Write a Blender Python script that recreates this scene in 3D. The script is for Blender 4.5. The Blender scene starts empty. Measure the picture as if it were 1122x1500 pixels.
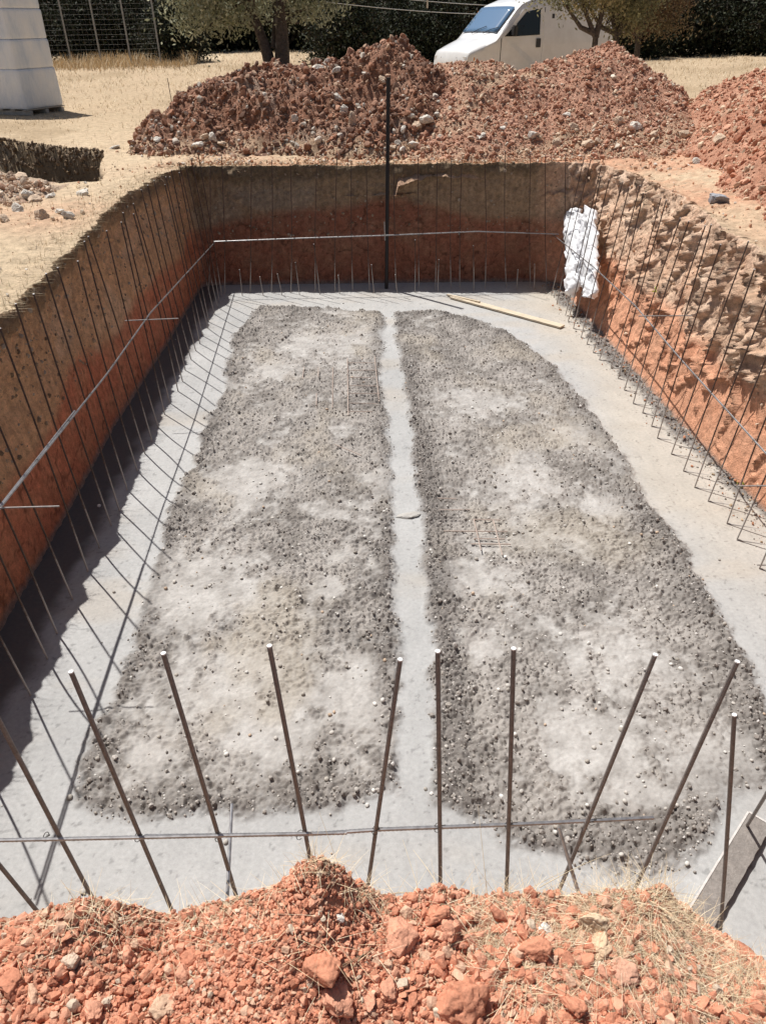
import bpy, bmesh, math, random
import numpy as np
from math import radians
C = bpy.context.scene
COL = C.collection
random.seed(7); RNG = np.random.default_rng(11)

# ------------------------------------------------------------------ camera
F, CX, CY, HC = 1085., 561., 750., 3.3          # focal and centre in photo pixels, camera height over the slab
def nrm(v): v = np.asarray(v, float); return v/np.linalg.norm(v)
_V = np.array([585-CX, 2395-CY, F]); _dn = nrm(_V)
_A = np.array([520-CX, 0., F]); _A[1] = -(_A[0]*_V[0]+F*F)/_V[1]; _ay = nrm(_A)
_ax = np.cross(_ay, -_dn); RW = np.array([_ax, _ay, -_dn])
def ray(x, y): return RW @ np.array([x-CX, y-CY, F])
def gp(x, y, z=0.):                             # photo point on the level z (used to survey the site)
    d = ray(x, y); t = (z-HC)/d[2]; return np.array([d[0]*t, d[1]*t, z])
def py(x, y, Y):                                # photo point on the upright plane at depth Y
    d = ray(x, y); t = Y/d[1]; return np.array([d[0]*t, Y, HC+d[2]*t])
cam_d = bpy.data.cameras.new('camera'); cam = bpy.data.objects.new('camera', cam_d); COL.objects.link(cam)
from mathutils import Matrix, Vector, Euler
r_, d_, f_ = RW[:, 0], RW[:, 1], RW[:, 2]
cam.matrix_world = Matrix(((r_[0], -d_[0], -f_[0], 0), (r_[1], -d_[1], -f_[1], 0), (r_[2], -d_[2], -f_[2], HC), (0, 0, 0, 1)))
cam_d.sensor_fit = 'VERTICAL'; cam_d.sensor_height = 36.; cam_d.lens = F/1500.*36.
cam_d.clip_start = .05; cam_d.clip_end = 3000
C.camera = cam

# ------------------------------------------------------------------ light
SD = nrm((.35, -.37, -1.))                      # the way the sunlight travels
SUN_EL = math.asin(-SD[2]); SUN_AZ = math.atan2(-SD[0], -SD[1])
w = bpy.data.worlds.new("World"); C.world = w; w.use_nodes = True
nt = w.node_tree; bg = nt.nodes['Background']
sky = nt.nodes.new('ShaderNodeTexSky'); sky.sky_type = 'NISHITA'; sky.sun_disc = False
sky.sun_elevation = SUN_EL; sky.sun_rotation = SUN_AZ; sky.dust_density = 2.5
nt.links.new(sky.outputs[0], bg.inputs[0]); bg.inputs[1].default_value = .055
sl = bpy.data.lights.new('sun', 'SUN'); sl.energy = 5.; sl.angle = radians(.53); sl.color = (1., .97, .925)
so = bpy.data.objects.new('sun', sl); COL.objects.link(so)
so.rotation_euler = Vector(SD).to_track_quat('-Z', 'Y').to_euler(); so.location = (-5, 5, 12)
C.view_settings.view_transform = 'Standard'; C.view_settings.look = 'None'
C.view_settings.exposure = .2; C.view_settings.gamma = 1

# ------------------------------------------------------------------ noise
def _h(ix, iy, iz, s):
    n = (ix.astype(np.int64)*374761393 + iy.astype(np.int64)*668265263 + iz.astype(np.int64)*2147483647 + s*144269) & 0xffffffff
    n = ((n ^ (n >> 13))*1274126177) & 0xffffffff
    n = ((n ^ (n >> 15))*2246822519) & 0xffffffff
    return ((n ^ (n >> 16)) & 0xffffff)/16777215.
def vn(x, y, z=0., s=0):
    x, y, z = np.broadcast_arrays(np.asarray(x, float), np.asarray(y, float), np.asarray(z, float))
    ix, iy, iz = np.floor(x), np.floor(y), np.floor(z); fx, fy, fz = x-ix, y-iy, z-iz
    fx = fx*fx*(3-2*fx); fy = fy*fy*(3-2*fy); fz = fz*fz*(3-2*fz); r = 0
    for a in (0, 1):
        for b in (0, 1):
            for c in (0, 1):
                r = r + _h(ix+a, iy+b, iz+c, s)*(fx if a else 1-fx)*(fy if b else 1-fy)*(fz if c else 1-fz)
    return r*2-1
def fbm(x, y, z=0., o=4, s=0, g=.5):
    r = 0; a = 1.; t = 0; x = np.asarray(x, float); y = np.asarray(y, float); z = np.asarray(z, float)
    for k in range(o):
        r = r+a*vn(x*2**k+k*17.3, y*2**k-k*9.1, z*2**k, s+k); t += a; a *= g
    return r/t
def sstep(a, b, x): t = np.clip((x-a)/(b-a), 0, 1); return t*t*(3-2*t)
def inpoly(x, y, P):
    r = np.zeros(x.shape, bool); n = len(P)
    for i in range(n):
        x0, y0 = P[i]; x1, y1 = P[(i+1) % n]
        if y0 == y1: continue
        c = ((y0 > y) != (y1 > y)) & (x < (x1-x0)*(y-y0)/(y1-y0)+x0); r ^= c
    return r
def polydist(x, y, P):
    d = np.full(x.shape, 1e9); n = len(P)
    for i in range(n):
        x0, y0 = P[i]; x1, y1 = P[(i+1) % n]; dx, dy = x1-x0, y1-y0
        t = np.clip(((x-x0)*dx+(y-y0)*dy)/(dx*dx+dy*dy+1e-12), 0, 1)
        d = np.minimum(d, np.hypot(x-x0-t*dx, y-y0-t*dy))
    return np.where(inpoly(x, y, P), d, -d)
def lerp3(a, b, t): return np.asarray(a)*(1-t[..., None])+np.asarray(b)*t[..., None]

# ------------------------------------------------------------------ mesh helpers
def mesh_np(name, V, Fc, col=None, smooth=True, mat=None):
    V = np.asarray(V, np.float32); Fc = np.asarray(Fc, np.int32); k = Fc.shape[1]
    me = bpy.data.meshes.new(name); me.vertices.add(len(V)); me.vertices.foreach_set('co', V.ravel())
    me.loops.add(Fc.size); me.loops.foreach_set('vertex_index', Fc.ravel())
    me.polygons.add(len(Fc)); me.polygons.foreach_set('loop_start', np.arange(0, Fc.size, k, dtype=np.int32))
    me.polygons.foreach_set('loop_total', np.full(len(Fc), k, np.int32))
    me.polygons.foreach_set('use_smooth', np.full(len(Fc), smooth, bool))
    if col is not None:
        a = me.color_attributes.new('Col', 'FLOAT_COLOR', 'POINT')
        c = np.ones((len(V), 4), np.float32); c[:, :3] = col; a.data.foreach_set('color', c.ravel())
    me.update(calc_edges=True); me.validate()
    if mat: me.materials.append(mat)
    return me
import time; _T0 = time.time()
def link(name, me, parent=None):
    o = bpy.data.objects.new(name, me); COL.objects.link(o)
    if parent: o.parent = parent
    return o
def tag(o, label=None, cat=None, group=None, kind=None):
    if label: o['label'] = label
    if cat: o['category'] = cat
    if group: o['group'] = group
    if kind: o['kind'] = kind
    return o
def empty(name, loc=(0, 0, 0), rot=(0, 0, 0)):
    o = bpy.data.objects.new(name, None); COL.objects.link(o); o.location = loc; o.rotation_euler = rot
    o.empty_display_size = .1; return o
def grid_faces(n, m, wrap=False):               # n rows of m vertices
    i = np.arange(n-1)[:, None]*m; j = np.arange(m if wrap else m-1)[None]; j2 = (j+1) % m
    return np.stack([i+j, i+j2, i+m+j2, i+m+j], -1).reshape(-1, 4)
class MB:                                       # collects shapes for one mesh
    def __init__(s): s.bm = bmesh.new()
    def box(s, c, size, rot=None, bev=0.):
        r = bmesh.ops.create_cube(s.bm, size=1.); vs = r['verts']
        M = Matrix.Translation(c) @ (rot.to_4x4() if rot is not None else Matrix.Identity(4)) @ Matrix.Diagonal((*size, 1))
        bmesh.ops.transform(s.bm, matrix=M, verts=vs)
        if bev:
            es = {e for v in vs for e in v.link_edges}
            bmesh.ops.bevel(s.bm, geom=list(es), offset=bev, segments=2, affect='EDGES')
        return s
    def tube(s, pts, rad, n=7, cap=True):
        pts = [Vector(p) for p in pts]; rings = []; N = len(pts)
        rads = rad if hasattr(rad, '__len__') else [rad]*N
        up = None
        for i, p in enumerate(pts):
            t = (pts[min(i+1, N-1)]-pts[max(i-1, 0)]).normalized()
            if up is None: up = t.orthogonal().normalized()
            up = (up-t*up.dot(t)).normalized(); b = t.cross(up)
            rings.append([s.bm.verts.new(p+(up*math.cos(2*math.pi*k/n)+b*math.sin(2*math.pi*k/n))*rads[i]) for k in range(n)])
        for a, b in zip(rings, rings[1:]):
            for k in range(n): s.bm.faces.new((a[k], a[(k+1) % n], b[(k+1) % n], b[k]))
        if cap: s.bm.faces.new(rings[0][::-1]); s.bm.faces.new(rings[-1])
        return s
    def poly(s, pts): s.bm.faces.new([s.bm.verts.new(p) for p in pts]); return s
    def build(s, name, mat, parent=None, smooth=False):
        bmesh.ops.recalc_face_normals(s.bm, faces=s.bm.faces)
        me = bpy.data.meshes.new(name); s.bm.to_mesh(me); s.bm.free()
        if smooth:
            me.polygons.foreach_set('use_smooth', np.ones(len(me.polygons), bool))
            me.set_sharp_from_angle(angle=radians(40))
        if mat: me.materials.append(mat)
        return link(name, me, parent)

# ------------------------------------------------------------------ materials
def new_mat(name, base=(.5, .5, .5), rough=.6, metal=0.):
    m = bpy.data.materials.new(name); m.use_nodes = True
    p = m.node_tree.nodes['Principled BSDF']; p.inputs['Base Color'].default_value = (*base, 1)
    p.inputs['Roughness'].default_value = rough; p.inputs['Metallic'].default_value = metal
    return m, m.node_tree, p
def noise_node(nt, scale, detail=6, rough=.6, coord='Object', stretch=None):
    tc = nt.nodes.new('ShaderNodeTexCoord'); n = nt.nodes.new('ShaderNodeTexNoise')
    n.inputs['Scale'].default_value = scale; n.inputs['Detail'].default_value = detail; n.inputs['Roughness'].default_value = rough
    if stretch:
        mp = nt.nodes.new('ShaderNodeMapping'); mp.inputs['Scale'].default_value = stretch
        nt.links.new(tc.outputs[coord], mp.inputs[0]); nt.links.new(mp.outputs[0], n.inputs['Vector'])
    else: nt.links.new(tc.outputs[coord], n.inputs['Vector'])
    return n
def ramp(nt, src, stops):
    r = nt.nodes.new('ShaderNodeValToRGB'); nt.links.new(src, r.inputs[0])
    while len(r.color_ramp.elements) < len(stops): r.color_ramp.elements.new(.5)
    for e, (p, c) in zip(r.color_ramp.elements, stops): e.position = p; e.color = (*c, 1) if len(c) == 3 else c
    return r
def mul(nt, a, b, fac=1., mode='MULTIPLY'):
    m = nt.nodes.new('ShaderNodeMix'); m.data_type = 'RGBA'; m.blend_type = mode; m.inputs[0].default_value = fac
    nt.links.new(a, m.inputs[6]); nt.links.new(b, m.inputs[7]); return m.outputs[2]
def bump(nt, p, src, dist, strength=1., prev=None):
    b = nt.nodes.new('ShaderNodeBump'); b.inputs['Distance'].default_value = dist; b.inputs['Strength'].default_value = strength
    nt.links.new(src, b.inputs['Height'])
    if prev: nt.links.new(prev, b.inputs['Normal'])
    nt.links.new(b.outputs[0], p.inputs['Normal']); return b.outputs[0]
def earth(name, s1=14., s2=90., lo=.62, hi=1.32, bd=.02, bd2=.004, rough=.95, use_col=True, base=(.5, .5, .5), spec=.15):
    m, nt, p = new_mat(name, base, rough); p.inputs['Specular IOR Level'].default_value = spec
    n1 = noise_node(nt, s1, 8, .65); n2 = noise_node(nt, s2, 6, .7)
    if use_col:
        at = nt.nodes.new('ShaderNodeAttribute'); at.attribute_name = 'Col'; src = at.outputs['Color']
    else:
        rg = nt.nodes.new('ShaderNodeRGB'); rg.outputs[0].default_value = (*base, 1); src = rg.outputs[0]
    r1 = ramp(nt, n1.outputs[0], [(.3, (lo,)*3), (.7, (hi,)*3)]); r2 = ramp(nt, n2.outputs[0], [(.3, (lo,)*3), (.7, (hi,)*3)])
    c = mul(nt, src, r1.outputs[0]); c = mul(nt, c, r2.outputs[0], .8)
    nt.links.new(c, p.inputs['Base Color'])
    pv = bump(nt, p, n1.outputs[0], bd); bump(nt, p, n2.outputs[0], bd2, 1., pv)
    return m
M = {}
M['ground'] = earth('dry_ground', 9, 70, .75, 1.22, .03, .012)
M['wall'] = earth('cut_earth', 16, 85, .66, 1.3, .03, .012)
M['heap'] = earth('spoil_earth', 16, 60, .7, 1.28, .04, .015)
M['rock'] = earth('rubble_stone', 12, 60, .78, 1.22, .008, .003)
M['clod'] = earth('clay_clod', 38, 210, .82, 1.18, .005, .0024)
M['bank'] = earth('bank_soil', 40, 220, .75, 1.25, .012, .005)
M['slab'] = earth('concrete', 40, 230, .89, 1.11, .0022, .0028, .85, spec=.25)
M['crumb'] = earth('concrete_crumb', 60, 300, .86, 1.14, .0006, .0002, .9)
M['straw'] = earth('straw', 30, 200, .8, 1.2, .001, .001, .7)
M['bark'] = earth('bark', 18, 60, .55, 1.4, .04, .01, use_col=False, base=(.12, .10, .085))
def leaf_mat(name, tr):
    m, nt, p = new_mat(name, rough=.75); p.inputs['Specular IOR Level'].default_value = .2; at = nt.nodes.new('ShaderNodeAttribute'); at.attribute_name = 'Col'
    n = noise_node(nt, 3., 3); r = ramp(nt, n.outputs[0], [(.3, (.7,)*3), (.7, (1.3,)*3)])
    c = mul(nt, at.outputs['Color'], r.outputs[0]); nt.links.new(c, p.inputs['Base Color'])
    t = nt.nodes.new('ShaderNodeBsdfTranslucent'); nt.links.new(c, t.inputs['Color'])
    mx = nt.nodes.new('ShaderNodeMixShader'); mx.inputs[0].default_value = tr
    nt.links.new(p.outputs[0], mx.inputs[1]); nt.links.new(t.outputs[0], mx.inputs[2])
    nt.links.new(mx.outputs[0], nt.nodes['Material Output'].inputs[0]); return m
M['leaf'] = leaf_mat('leaf', .3); M['darkleaf'] = leaf_mat('dark_leaf', .08)
# rusty bar, its foot splashed with cement (residue on the steel itself)
m, nt, p = new_mat('rusty_steel', rough=.75, metal=.25)
n = noise_node(nt, 40, 6); r = ramp(nt, n.outputs[0], [(.3, (.06, .035, .027)), (.55, (.105, .068, .052)), (.75, (.16, .12, .10))])
ge = nt.nodes.new('ShaderNodeNewGeometry'); sp = nt.nodes.new('ShaderNodeSeparateXYZ'); nt.links.new(ge.outputs['Position'], sp.inputs[0])
ad = nt.nodes.new('ShaderNodeMath'); ad.operation = 'MULTIPLY_ADD'; nt.links.new(n.outputs[0], ad.inputs[0]); ad.inputs[1].default_value = .5; nt.links.new(sp.outputs[2], ad.inputs[2])
cr = ramp(nt, ad.outputs[0], [(.5, (1,)*3), (.72, (0,)*3)]); mx = nt.nodes.new('ShaderNodeMix'); mx.data_type = 'RGBA'
nt.links.new(cr.outputs[0], mx.inputs[0]); nt.links.new(r.outputs[0], mx.inputs[6]); mx.inputs[7].default_value = (.40, .37, .34, 1)
nt.links.new(mx.outputs[2], p.inputs['Base Color']); bump(nt, p, n.outputs[0], .001); M['rebar'] = m
m, nt, p = new_mat('new_steel', rough=.38, metal=.8)
n = noise_node(nt, 30, 5); r = ramp(nt, n.outputs[0], [(.35, (.28, .27, .27)), (.7, (.5, .49, .49))]); nt.links.new(r.outputs[0], p.inputs['Base Color']); M['steel'] = m
M['frontbar'] = earth('grey_steel', 60, 200, .7, 1.3, .001, .0005, .6, False, (.19, .165, .15), .5)
M['dull'] = earth('dull_steel', 60, 200, .7, 1.3, .001, .0005, .6, False, (.33, .30, .28), .4)
M['tip'] = earth('cut_end', 60, 200, .9, 1.1, .001, .0005, .5, False, (.78, .76, .74), .5)
M['wire'] = earth('tie_wire', 60, 200, .8, 1.2, .001, .0005, .6, False, (.05, .045, .04), .5)
M['pipe'] = earth('black_pipe', 30, 90, .8, 1.2, .001, .0005, .55, False, (.016, .014, .015), .4)
m, nt, p = new_mat('board_wood', rough=.75)
n = noise_node(nt, 6, 7, .6, 'Object', (1, 12, 12)); r = ramp(nt, n.outputs[0], [(.3, (.42, .34, .24)), (.6, (.62, .53, .40)), (.8, (.68, .6, .47))])
nt.links.new(r.outputs[0], p.inputs['Base Color']); bump(nt, p, n.outputs[0], .002); M['wood'] = m
M['caked'] = earth('cement_caked_wood', 25, 140, .8, 1.2, .012, .004, .9, False, (.25, .225, .205))
M['cakededge'] = earth('board_edge', 40, 140, .85, 1.15, .002, .001, .85, False, (.55, .52, .49))
M['sheet'] = earth('white_sheet', 12, 50, .96, 1.04, .008, .001, .5, False, (.82, .82, .83), .4)
M['sheetgrey'] = earth('grey_sheet', 12, 50, .9, 1.1, .008, .001, .55, False, (.66, .66, .68), .4)
M['wrap'] = earth('plastic_wrap', 4, 20, .93, 1.07, .02, .006, .22, False, (.80, .87, .98), .6)
m, nt, p = new_mat('plastic_wrap', rough=.25); n = noise_node(nt, 2.2, 6, .6, 'Object', (1, 1, .45)); r = ramp(nt, n.outputs[0], [(.3, (.56, .66, .80)), (.5, (.80, .85, .92)), (.7, (.90, .92, .95))]); nt.links.new(r.outputs[0], p.inputs['Base Color'])  # white wrap turned bluish: the cool tone of shade is put into its colour
n2_ = noise_node(nt, 9, 5, .6, 'Object', (3, 3, .35)); bump(nt, p, n2_.outputs[0], .03); M['wrap'] = m
M['pallet'] = earth('pallet_wood', 12, 60, .8, 1.2, .004, .001, .85, False, (.45, .42, .38))
M['post'] = earth('fence_post', 12, 60, .8, 1.2, .002, .001, .6, False, (.30, .30, .29))
M['paint'] = new_mat('white_paint', (.80, .80, .79), .3)[0]
M['paint'].node_tree.nodes['Principled BSDF'].inputs['Coat Weight'].default_value = .6
_n = noise_node(M['paint'].node_tree, 3., 6); _r = ramp(M['paint'].node_tree, _n.outputs[0], [(.3, (.72, .71, .69)), (.7, (.84, .84, .83))])
M['paint'].node_tree.links.new(_r.outputs[0], M['paint'].node_tree.nodes['Principled BSDF'].inputs['Base Color'])
M['glass'] = new_mat('dark_glass', (.012, .014, .016), .05)[0]
M['windshield'] = new_mat('windscreen_glass', (.10, .20, .34), .08)[0]  # blue base colour stands in for sky reflected in the glass
M['windshield'].node_tree.nodes['Principled BSDF'].inputs['Specular IOR Level'].default_value = 1.
M['windshield'].node_tree.nodes['Principled BSDF'].inputs['Coat Weight'].default_value = 1.
M['rubber'] = new_mat('black_rubber', (.02, .02, .02), .7)[0]
M['plastic'] = new_mat('black_plastic', (.03, .03, .032), .5)[0]
M['lamp'] = new_mat('lamp_glass', (.7, .7, .7), .1)[0]
M['amber'] = new_mat('amber_lens', (.7, .25, .03), .2)[0]
M['cord'] = new_mat('white_cord', (.6, .6, .58), .7)[0]
M['seam'] = new_mat('door_seam', (.05, .05, .05), .8)[0]
M['lime'] = earth('lime_marking_paint', 30, 100, .8, 1.2, .002, .001, .8, False, (.5, .62, .08))

# ------------------------------------------------------------------ rocks
def ico(sub):
    bm = bmesh.new(); bmesh.ops.create_icosphere(bm, subdivisions=sub, radius=1.)
    V = np.array([v.co[:] for v in bm.verts]); Fc = np.array([[v.index for v in f.verts] for f in bm.faces]); bm.free(); return V, Fc
def rock_variant(sub, seed, cuts=6, amp=.22, round_=0., an=.75):
    V, Fc = ico(sub); rg = np.random.default_rng(seed); V = V.copy()
    V *= (1+amp*fbm(V[:, 0]*1.3+seed*3.1, V[:, 1]*1.3, V[:, 2]*1.3, 4, seed))[:, None]
    for k in range(cuts):
        n = nrm(rg.normal(size=3)); d = rg.uniform(.5, .82)+round_; s = V@n-d
        V -= np.where(s > 0, s*.92, 0)[:, None]*n
    V *= (1+.03*fbm(V[:, 0]*6+seed, V[:, 1]*6, V[:, 2]*6, 3, seed))[:, None]
    V *= rg.uniform(an, 1.2, 3); return V, Fc
R0 = [rock_variant(1, 40+i, 5, .5, -.08, .5) for i in range(14)]       # smallest
R1 = [rock_variant(2, 60+i, 9, .5, -.1, .55) for i in range(14)]
R2 = [rock_variant(3, 80+i, 9, .3) for i in range(12)]
def lumpy(sub, seed):
    V, Fc = rock_variant(sub, seed, 9, .4, -.04, .65); n = V/np.linalg.norm(V, axis=1)[:, None]
    d = .10*fbm(V[:, 0]*2.6+seed, V[:, 1]*2.6, V[:, 2]*2.6, 4, seed, .6)+.05*fbm(V[:, 0]*8, V[:, 1]*8+seed, V[:, 2]*8, 4, seed+5, .65)-.10*np.clip(.12-np.abs(fbm(V[:, 0]*1.9, V[:, 1]*1.9+seed, V[:, 2]*1.9, 2, seed+8)), 0, 1)/.12
    return V+n*d[:, None], Fc
R3 = [lumpy(5, 120+i) for i in range(14)]; R2C = [lumpy(4, 140+i) for i in range(14)]
def rotmats(n, rg):
    q = rg.normal(size=(n, 4)); q /= np.linalg.norm(q, axis=1)[:, None]; w_, x, y, z = q.T
    return np.stack([1-2*(y*y+z*z), 2*(x*y-z*w_), 2*(x*z+y*w_), 2*(x*y+z*w_), 1-2*(x*x+z*z), 2*(y*z-x*w_), 2*(x*z-y*w_), 2*(y*z+x*w_), 1-2*(x*x+y*y)], -1).reshape(n, 3, 3)
def scatter(name, pos, rad, cols, variants, mat, smooth=False, flat=1.):
    rg = np.random.default_rng(len(pos)); Vs, Fs, Cs = [], [], []; off = 0
    which = rg.integers(0, len(variants), len(pos)); Rm = rotmats(len(pos), rg)
    for k, (V, Fc) in enumerate(variants):
        idx = np.nonzero(which == k)[0]
        if not len(idx): continue
        P = np.einsum('nij,vj->nvi', Rm[idx], V)*rad[idx][:, None, None]; P[..., 2] *= flat
        P += pos[idx][:, None, :]; nv = len(V)
        Vs.append(P.reshape(-1, 3)); Fs.append((Fc[None]+off+(np.arange(len(idx))*nv)[:, None, None]).reshape(-1, 3))
        Cs.append(np.repeat(cols[idx], nv, 0)); off += nv*len(idx)
    return link(name, mesh_np(name, np.concatenate(Vs), np.concatenate(Fs), np.concatenate(Cs), smooth, mat))
def palette(n, pal, wts, rg, jit=.15):
    pal = np.array(pal); i = rg.choice(len(pal), n, p=np.array(wts)/sum(wts)); return pal[i]*(1+jit*rg.uniform(-1, 1, (n, 1)))

# ------------------------------------------------------------------ ground and pit
# outline of the excavation: (bottom x, y, top x, y)
LOOP = [(-2.42, 1.0, -2.5, .86), (-2.42, 3.6, -2.58, 3.6), (-2.44, 5.3, -2.6, 5.3), (-2.47, 6.6, -2.7, 7.4), (-2.42, 9., -2.72, 9.3),
        (-2.42, 11.1, -2.62, 11.2), (-2.41, 11.30, -2.60, 11.5), (-2.33, 11.38, -2.48, 11.66), (-2.1, 11.38, -2.2, 11.64), (-1., 11.36, -1., 11.56), (.4, 11.32, .35, 11.46), (1.8, 11.28, 1.7, 11.34), (2.7, 11.22, 2.75, 11.25),
        (2.92, 11.0, 3.3, 11.1), (2.88, 10.2, 3.5, 10.3), (2.90, 9.3, 3.62, 9.2), (2.98, 6.9, 3.48, 7.), (3.06, 5.5, 3.4, 5.8), (3.14, 4.5, 3.44, 4.5), (3.25, 1.0, 3.5, .8),
        (1.2, 1.0, 1.2, .62), (.7, .98, .7, .66), (0., 1.0, 0., .8), (-1., 1.0, -1., .8)]
LP = np.array(LOOP + [LOOP[0]])
seg = np.hypot(np.diff(LP[:, 2]), np.diff(LP[:, 3])); cs = np.concatenate([[0], np.cumsum(seg)]); NS = 1700
s_ = np.linspace(0, cs[-1], NS, endpoint=False)
bot = np.stack([np.interp(s_, cs, LP[:, 0]), np.interp(s_, cs, LP[:, 1])], -1); top = np.stack([np.interp(s_, cs, LP[:, 2]), np.interp(s_, cs, LP[:, 3])], -1)
def sm(a, k=9): return sum(np.roll(a, i, 0) for i in range(-k, k+1))/(2*k+1)
bot = sm(bot, 4); top = sm(top, 4)
TOPPOLY = [tuple(p) for p in top[::10]]
cen = np.array([.45, 6.2]); outn = nrm((1, 0))
tan = np.roll(top, -1, 0)-np.roll(top, 1, 0); nor = np.stack([tan[:, 1], -tan[:, 0]], -1); nor /= np.linalg.norm(nor, axis=1)[:, None]
sgn = np.sign(np.sum(nor*(top-cen), 1)); nor *= np.sign(sgn.sum()); nor = sm(nor, 5)
def GZ(X, Y):                                    # natural ground level
    z = 1.65+.05*fbm(X*.35, Y*.35, 0, 3, 3)+.018*fbm(X*1.7, Y*1.7, 0, 4, 5)
    z = z+np.clip(Y-24, 0, 60)*.0165+.12*sstep(30, 60, np.hypot(X, Y))*fbm(X*.05, Y*.05, 0, 2, 9)
    # shallow trench running off to the left
    e = .12*fbm(X*1.3, Y*1.3, 0, 4, 21); d = np.minimum(np.minimum((-3.75+1.4*e)-X-(Y-12)*.28, (12.95+e+.8*np.clip(-3.9-X, 0, 4))-Y), Y-(10.35+e))
    z = z-.72*sstep(-.03, .12, d)
    # low bank of loose earth on the right of the pit
    z = z+.16*sstep(3.9, 5.2, X)*sstep(1, 3, Y)*(1-sstep(12, 14, Y))
    return z
WL = 104; rows = []; cols = []
ss = s_
side_r = sstep(2.4, 2.9, bot[:, 0])*(top[:, 1] > 1.5); side_b = sstep(10.9, 11.15, bot[:, 1]); side_l = sstep(-2.3, -2.42, bot[:, 0])*(top[:, 1] > 1.5)
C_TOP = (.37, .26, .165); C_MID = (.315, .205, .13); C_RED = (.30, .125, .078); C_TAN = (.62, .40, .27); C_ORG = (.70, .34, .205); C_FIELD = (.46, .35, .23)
tz = GZ(top[:, 0], top[:, 1])
for j in range(WL):
    t = j/(WL-1.); z = -.06+(tz+.06-.0)*t
    # rim rolls outward a little, wall foot flares inwards
    px_ = bot[:, 0]+(top[:, 0]-bot[:, 0])*t**.8; py_ = bot[:, 1]+(top[:, 1]-bot[:, 1])*t**.8
    up_ = t > -1
    n1 = fbm(px_*1.1+3, py_*1.1, z*1.5, 3, 31); n2 = fbm(px_*5, py_*5, z*6, 4, 33); n3 = fbm(px_*18, py_*18, z*20, 4, 35, .65)
    rid = np.abs(fbm(px_*3.2, py_*3.2, z*2.2, 4, 37))
    amp = (.42+.58*side_r+.45*(1-side_r)*sstep(.55, .9, t))*(1-.3*side_b)
    redz = .72+.22*fbm(px_*.8, py_*.8, 0, 3, 41)+.16*side_b+.26*side_b*np.exp(-((px_-.4)/.9)**2)-.03*side_r
    red = 1-sstep(redz-.10, redz+.07, z+.05*n2)
    rough = np.where(red > .5, .55, 1.)
    dsp = amp*(.10*n1+rough*(.030*n2+.034*n3+.022*fbm(px_*34, py_*34, z*40, 3, 49, .6)+.05*fbm(px_*2.6, py_*2.6+z*2, z*3.4, 3, 50))+.02*np.abs(fbm(px_*9, py_*9, z*16, 3, 38))-.13*(rid < .07)*(1-rid/.07)*side_r)
    # hollows broken out of the right-hand side
    for hx, hy, hz, hr, hd in ((3.3, 8.05, 1.12, .17, .16), (3.2, 7.5, .82, .15, .14), (2.95, 9.5, .25, .28, .16), (3.2, 6.6, 1.2, .2, -.09), (3.2, 5.9, .95, .25, -.1), (3.3, 9.6, 1.3, .3, -.07), (3.15, 5.1, .5, .3, .1)):
        dd = ((px_-hx)*.6)**2+(py_-hy)**2+(z-hz)**2; dsp = dsp+hd*np.exp(-dd/(hr*hr)*2)*side_r
    e = np.sin(math.pi*min(1, t*1.25)/1.0*.5) if t < .8 else 1-.25*((t-.8)/.2)
    dsp = dsp*e+(1-side_r)*(.010*fbm(s_*24, 0*s_, z*1.5, 3, 48)+.006*n3)
    # ragged overhanging sod on the shaded sides
    sod = sstep(.84, .97, t+.06*n1)*(1-side_r)*.05; dsp = dsp-sod*(1+2.2*n2)-(1-side_r)*(1-.6*side_b)*.09*sstep(.6, 1, t)*fbm(px_*2.4, py_*2.4, 0, 4, 44)
    P = np.stack([px_+nor[:, 0]*dsp, py_+nor[:, 1]*dsp, z+.02*n3], -1)
    rows.append(P)
    pale = sstep(.1, .45, n1+.5*n2)
    shade = lerp3(C_MID, C_TOP, np.clip(t*1.1+.25*n2, 0, 1)); shade = lerp3(shade, (.40, .32, .24), np.clip(pale*.45, 0, 1)); shade = lerp3(shade, C_RED, red*np.clip(.9+.5*n2, 0, 1)); crk = np.abs(fbm(px_*2.6+py_*2.6, py_*.0, z*3.0, 3, 46)); shade = np.clip(shade*(1+np.outer(side_l, (.95, .62, .42))+.25*n3[:, None])*(1-.45*red*(crk < .018))[:, None]*(1+.16*fbm(s_*26, 0*s_, z*1.6, 3, 47))[:, None], 0, .8)  # left side lifted and warmed: bounced light put into its earth colour
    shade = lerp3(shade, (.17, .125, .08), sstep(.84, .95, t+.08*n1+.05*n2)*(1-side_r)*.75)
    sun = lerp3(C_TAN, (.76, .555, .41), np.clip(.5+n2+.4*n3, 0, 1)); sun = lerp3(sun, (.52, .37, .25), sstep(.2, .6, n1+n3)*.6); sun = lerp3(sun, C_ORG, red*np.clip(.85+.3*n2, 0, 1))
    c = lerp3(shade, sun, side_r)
    c = lerp3(c, (.60, .33, .21), side_r*.5*sstep(.1, .5, fbm(px_*1.6, py_*1.6, z*2, 4, 53))); wet = 1-sstep(.0, .07+.05*np.abs(n2), z); c = lerp3(c, (.26, .235, .21), wet*.8)
    cols.append(c)
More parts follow.
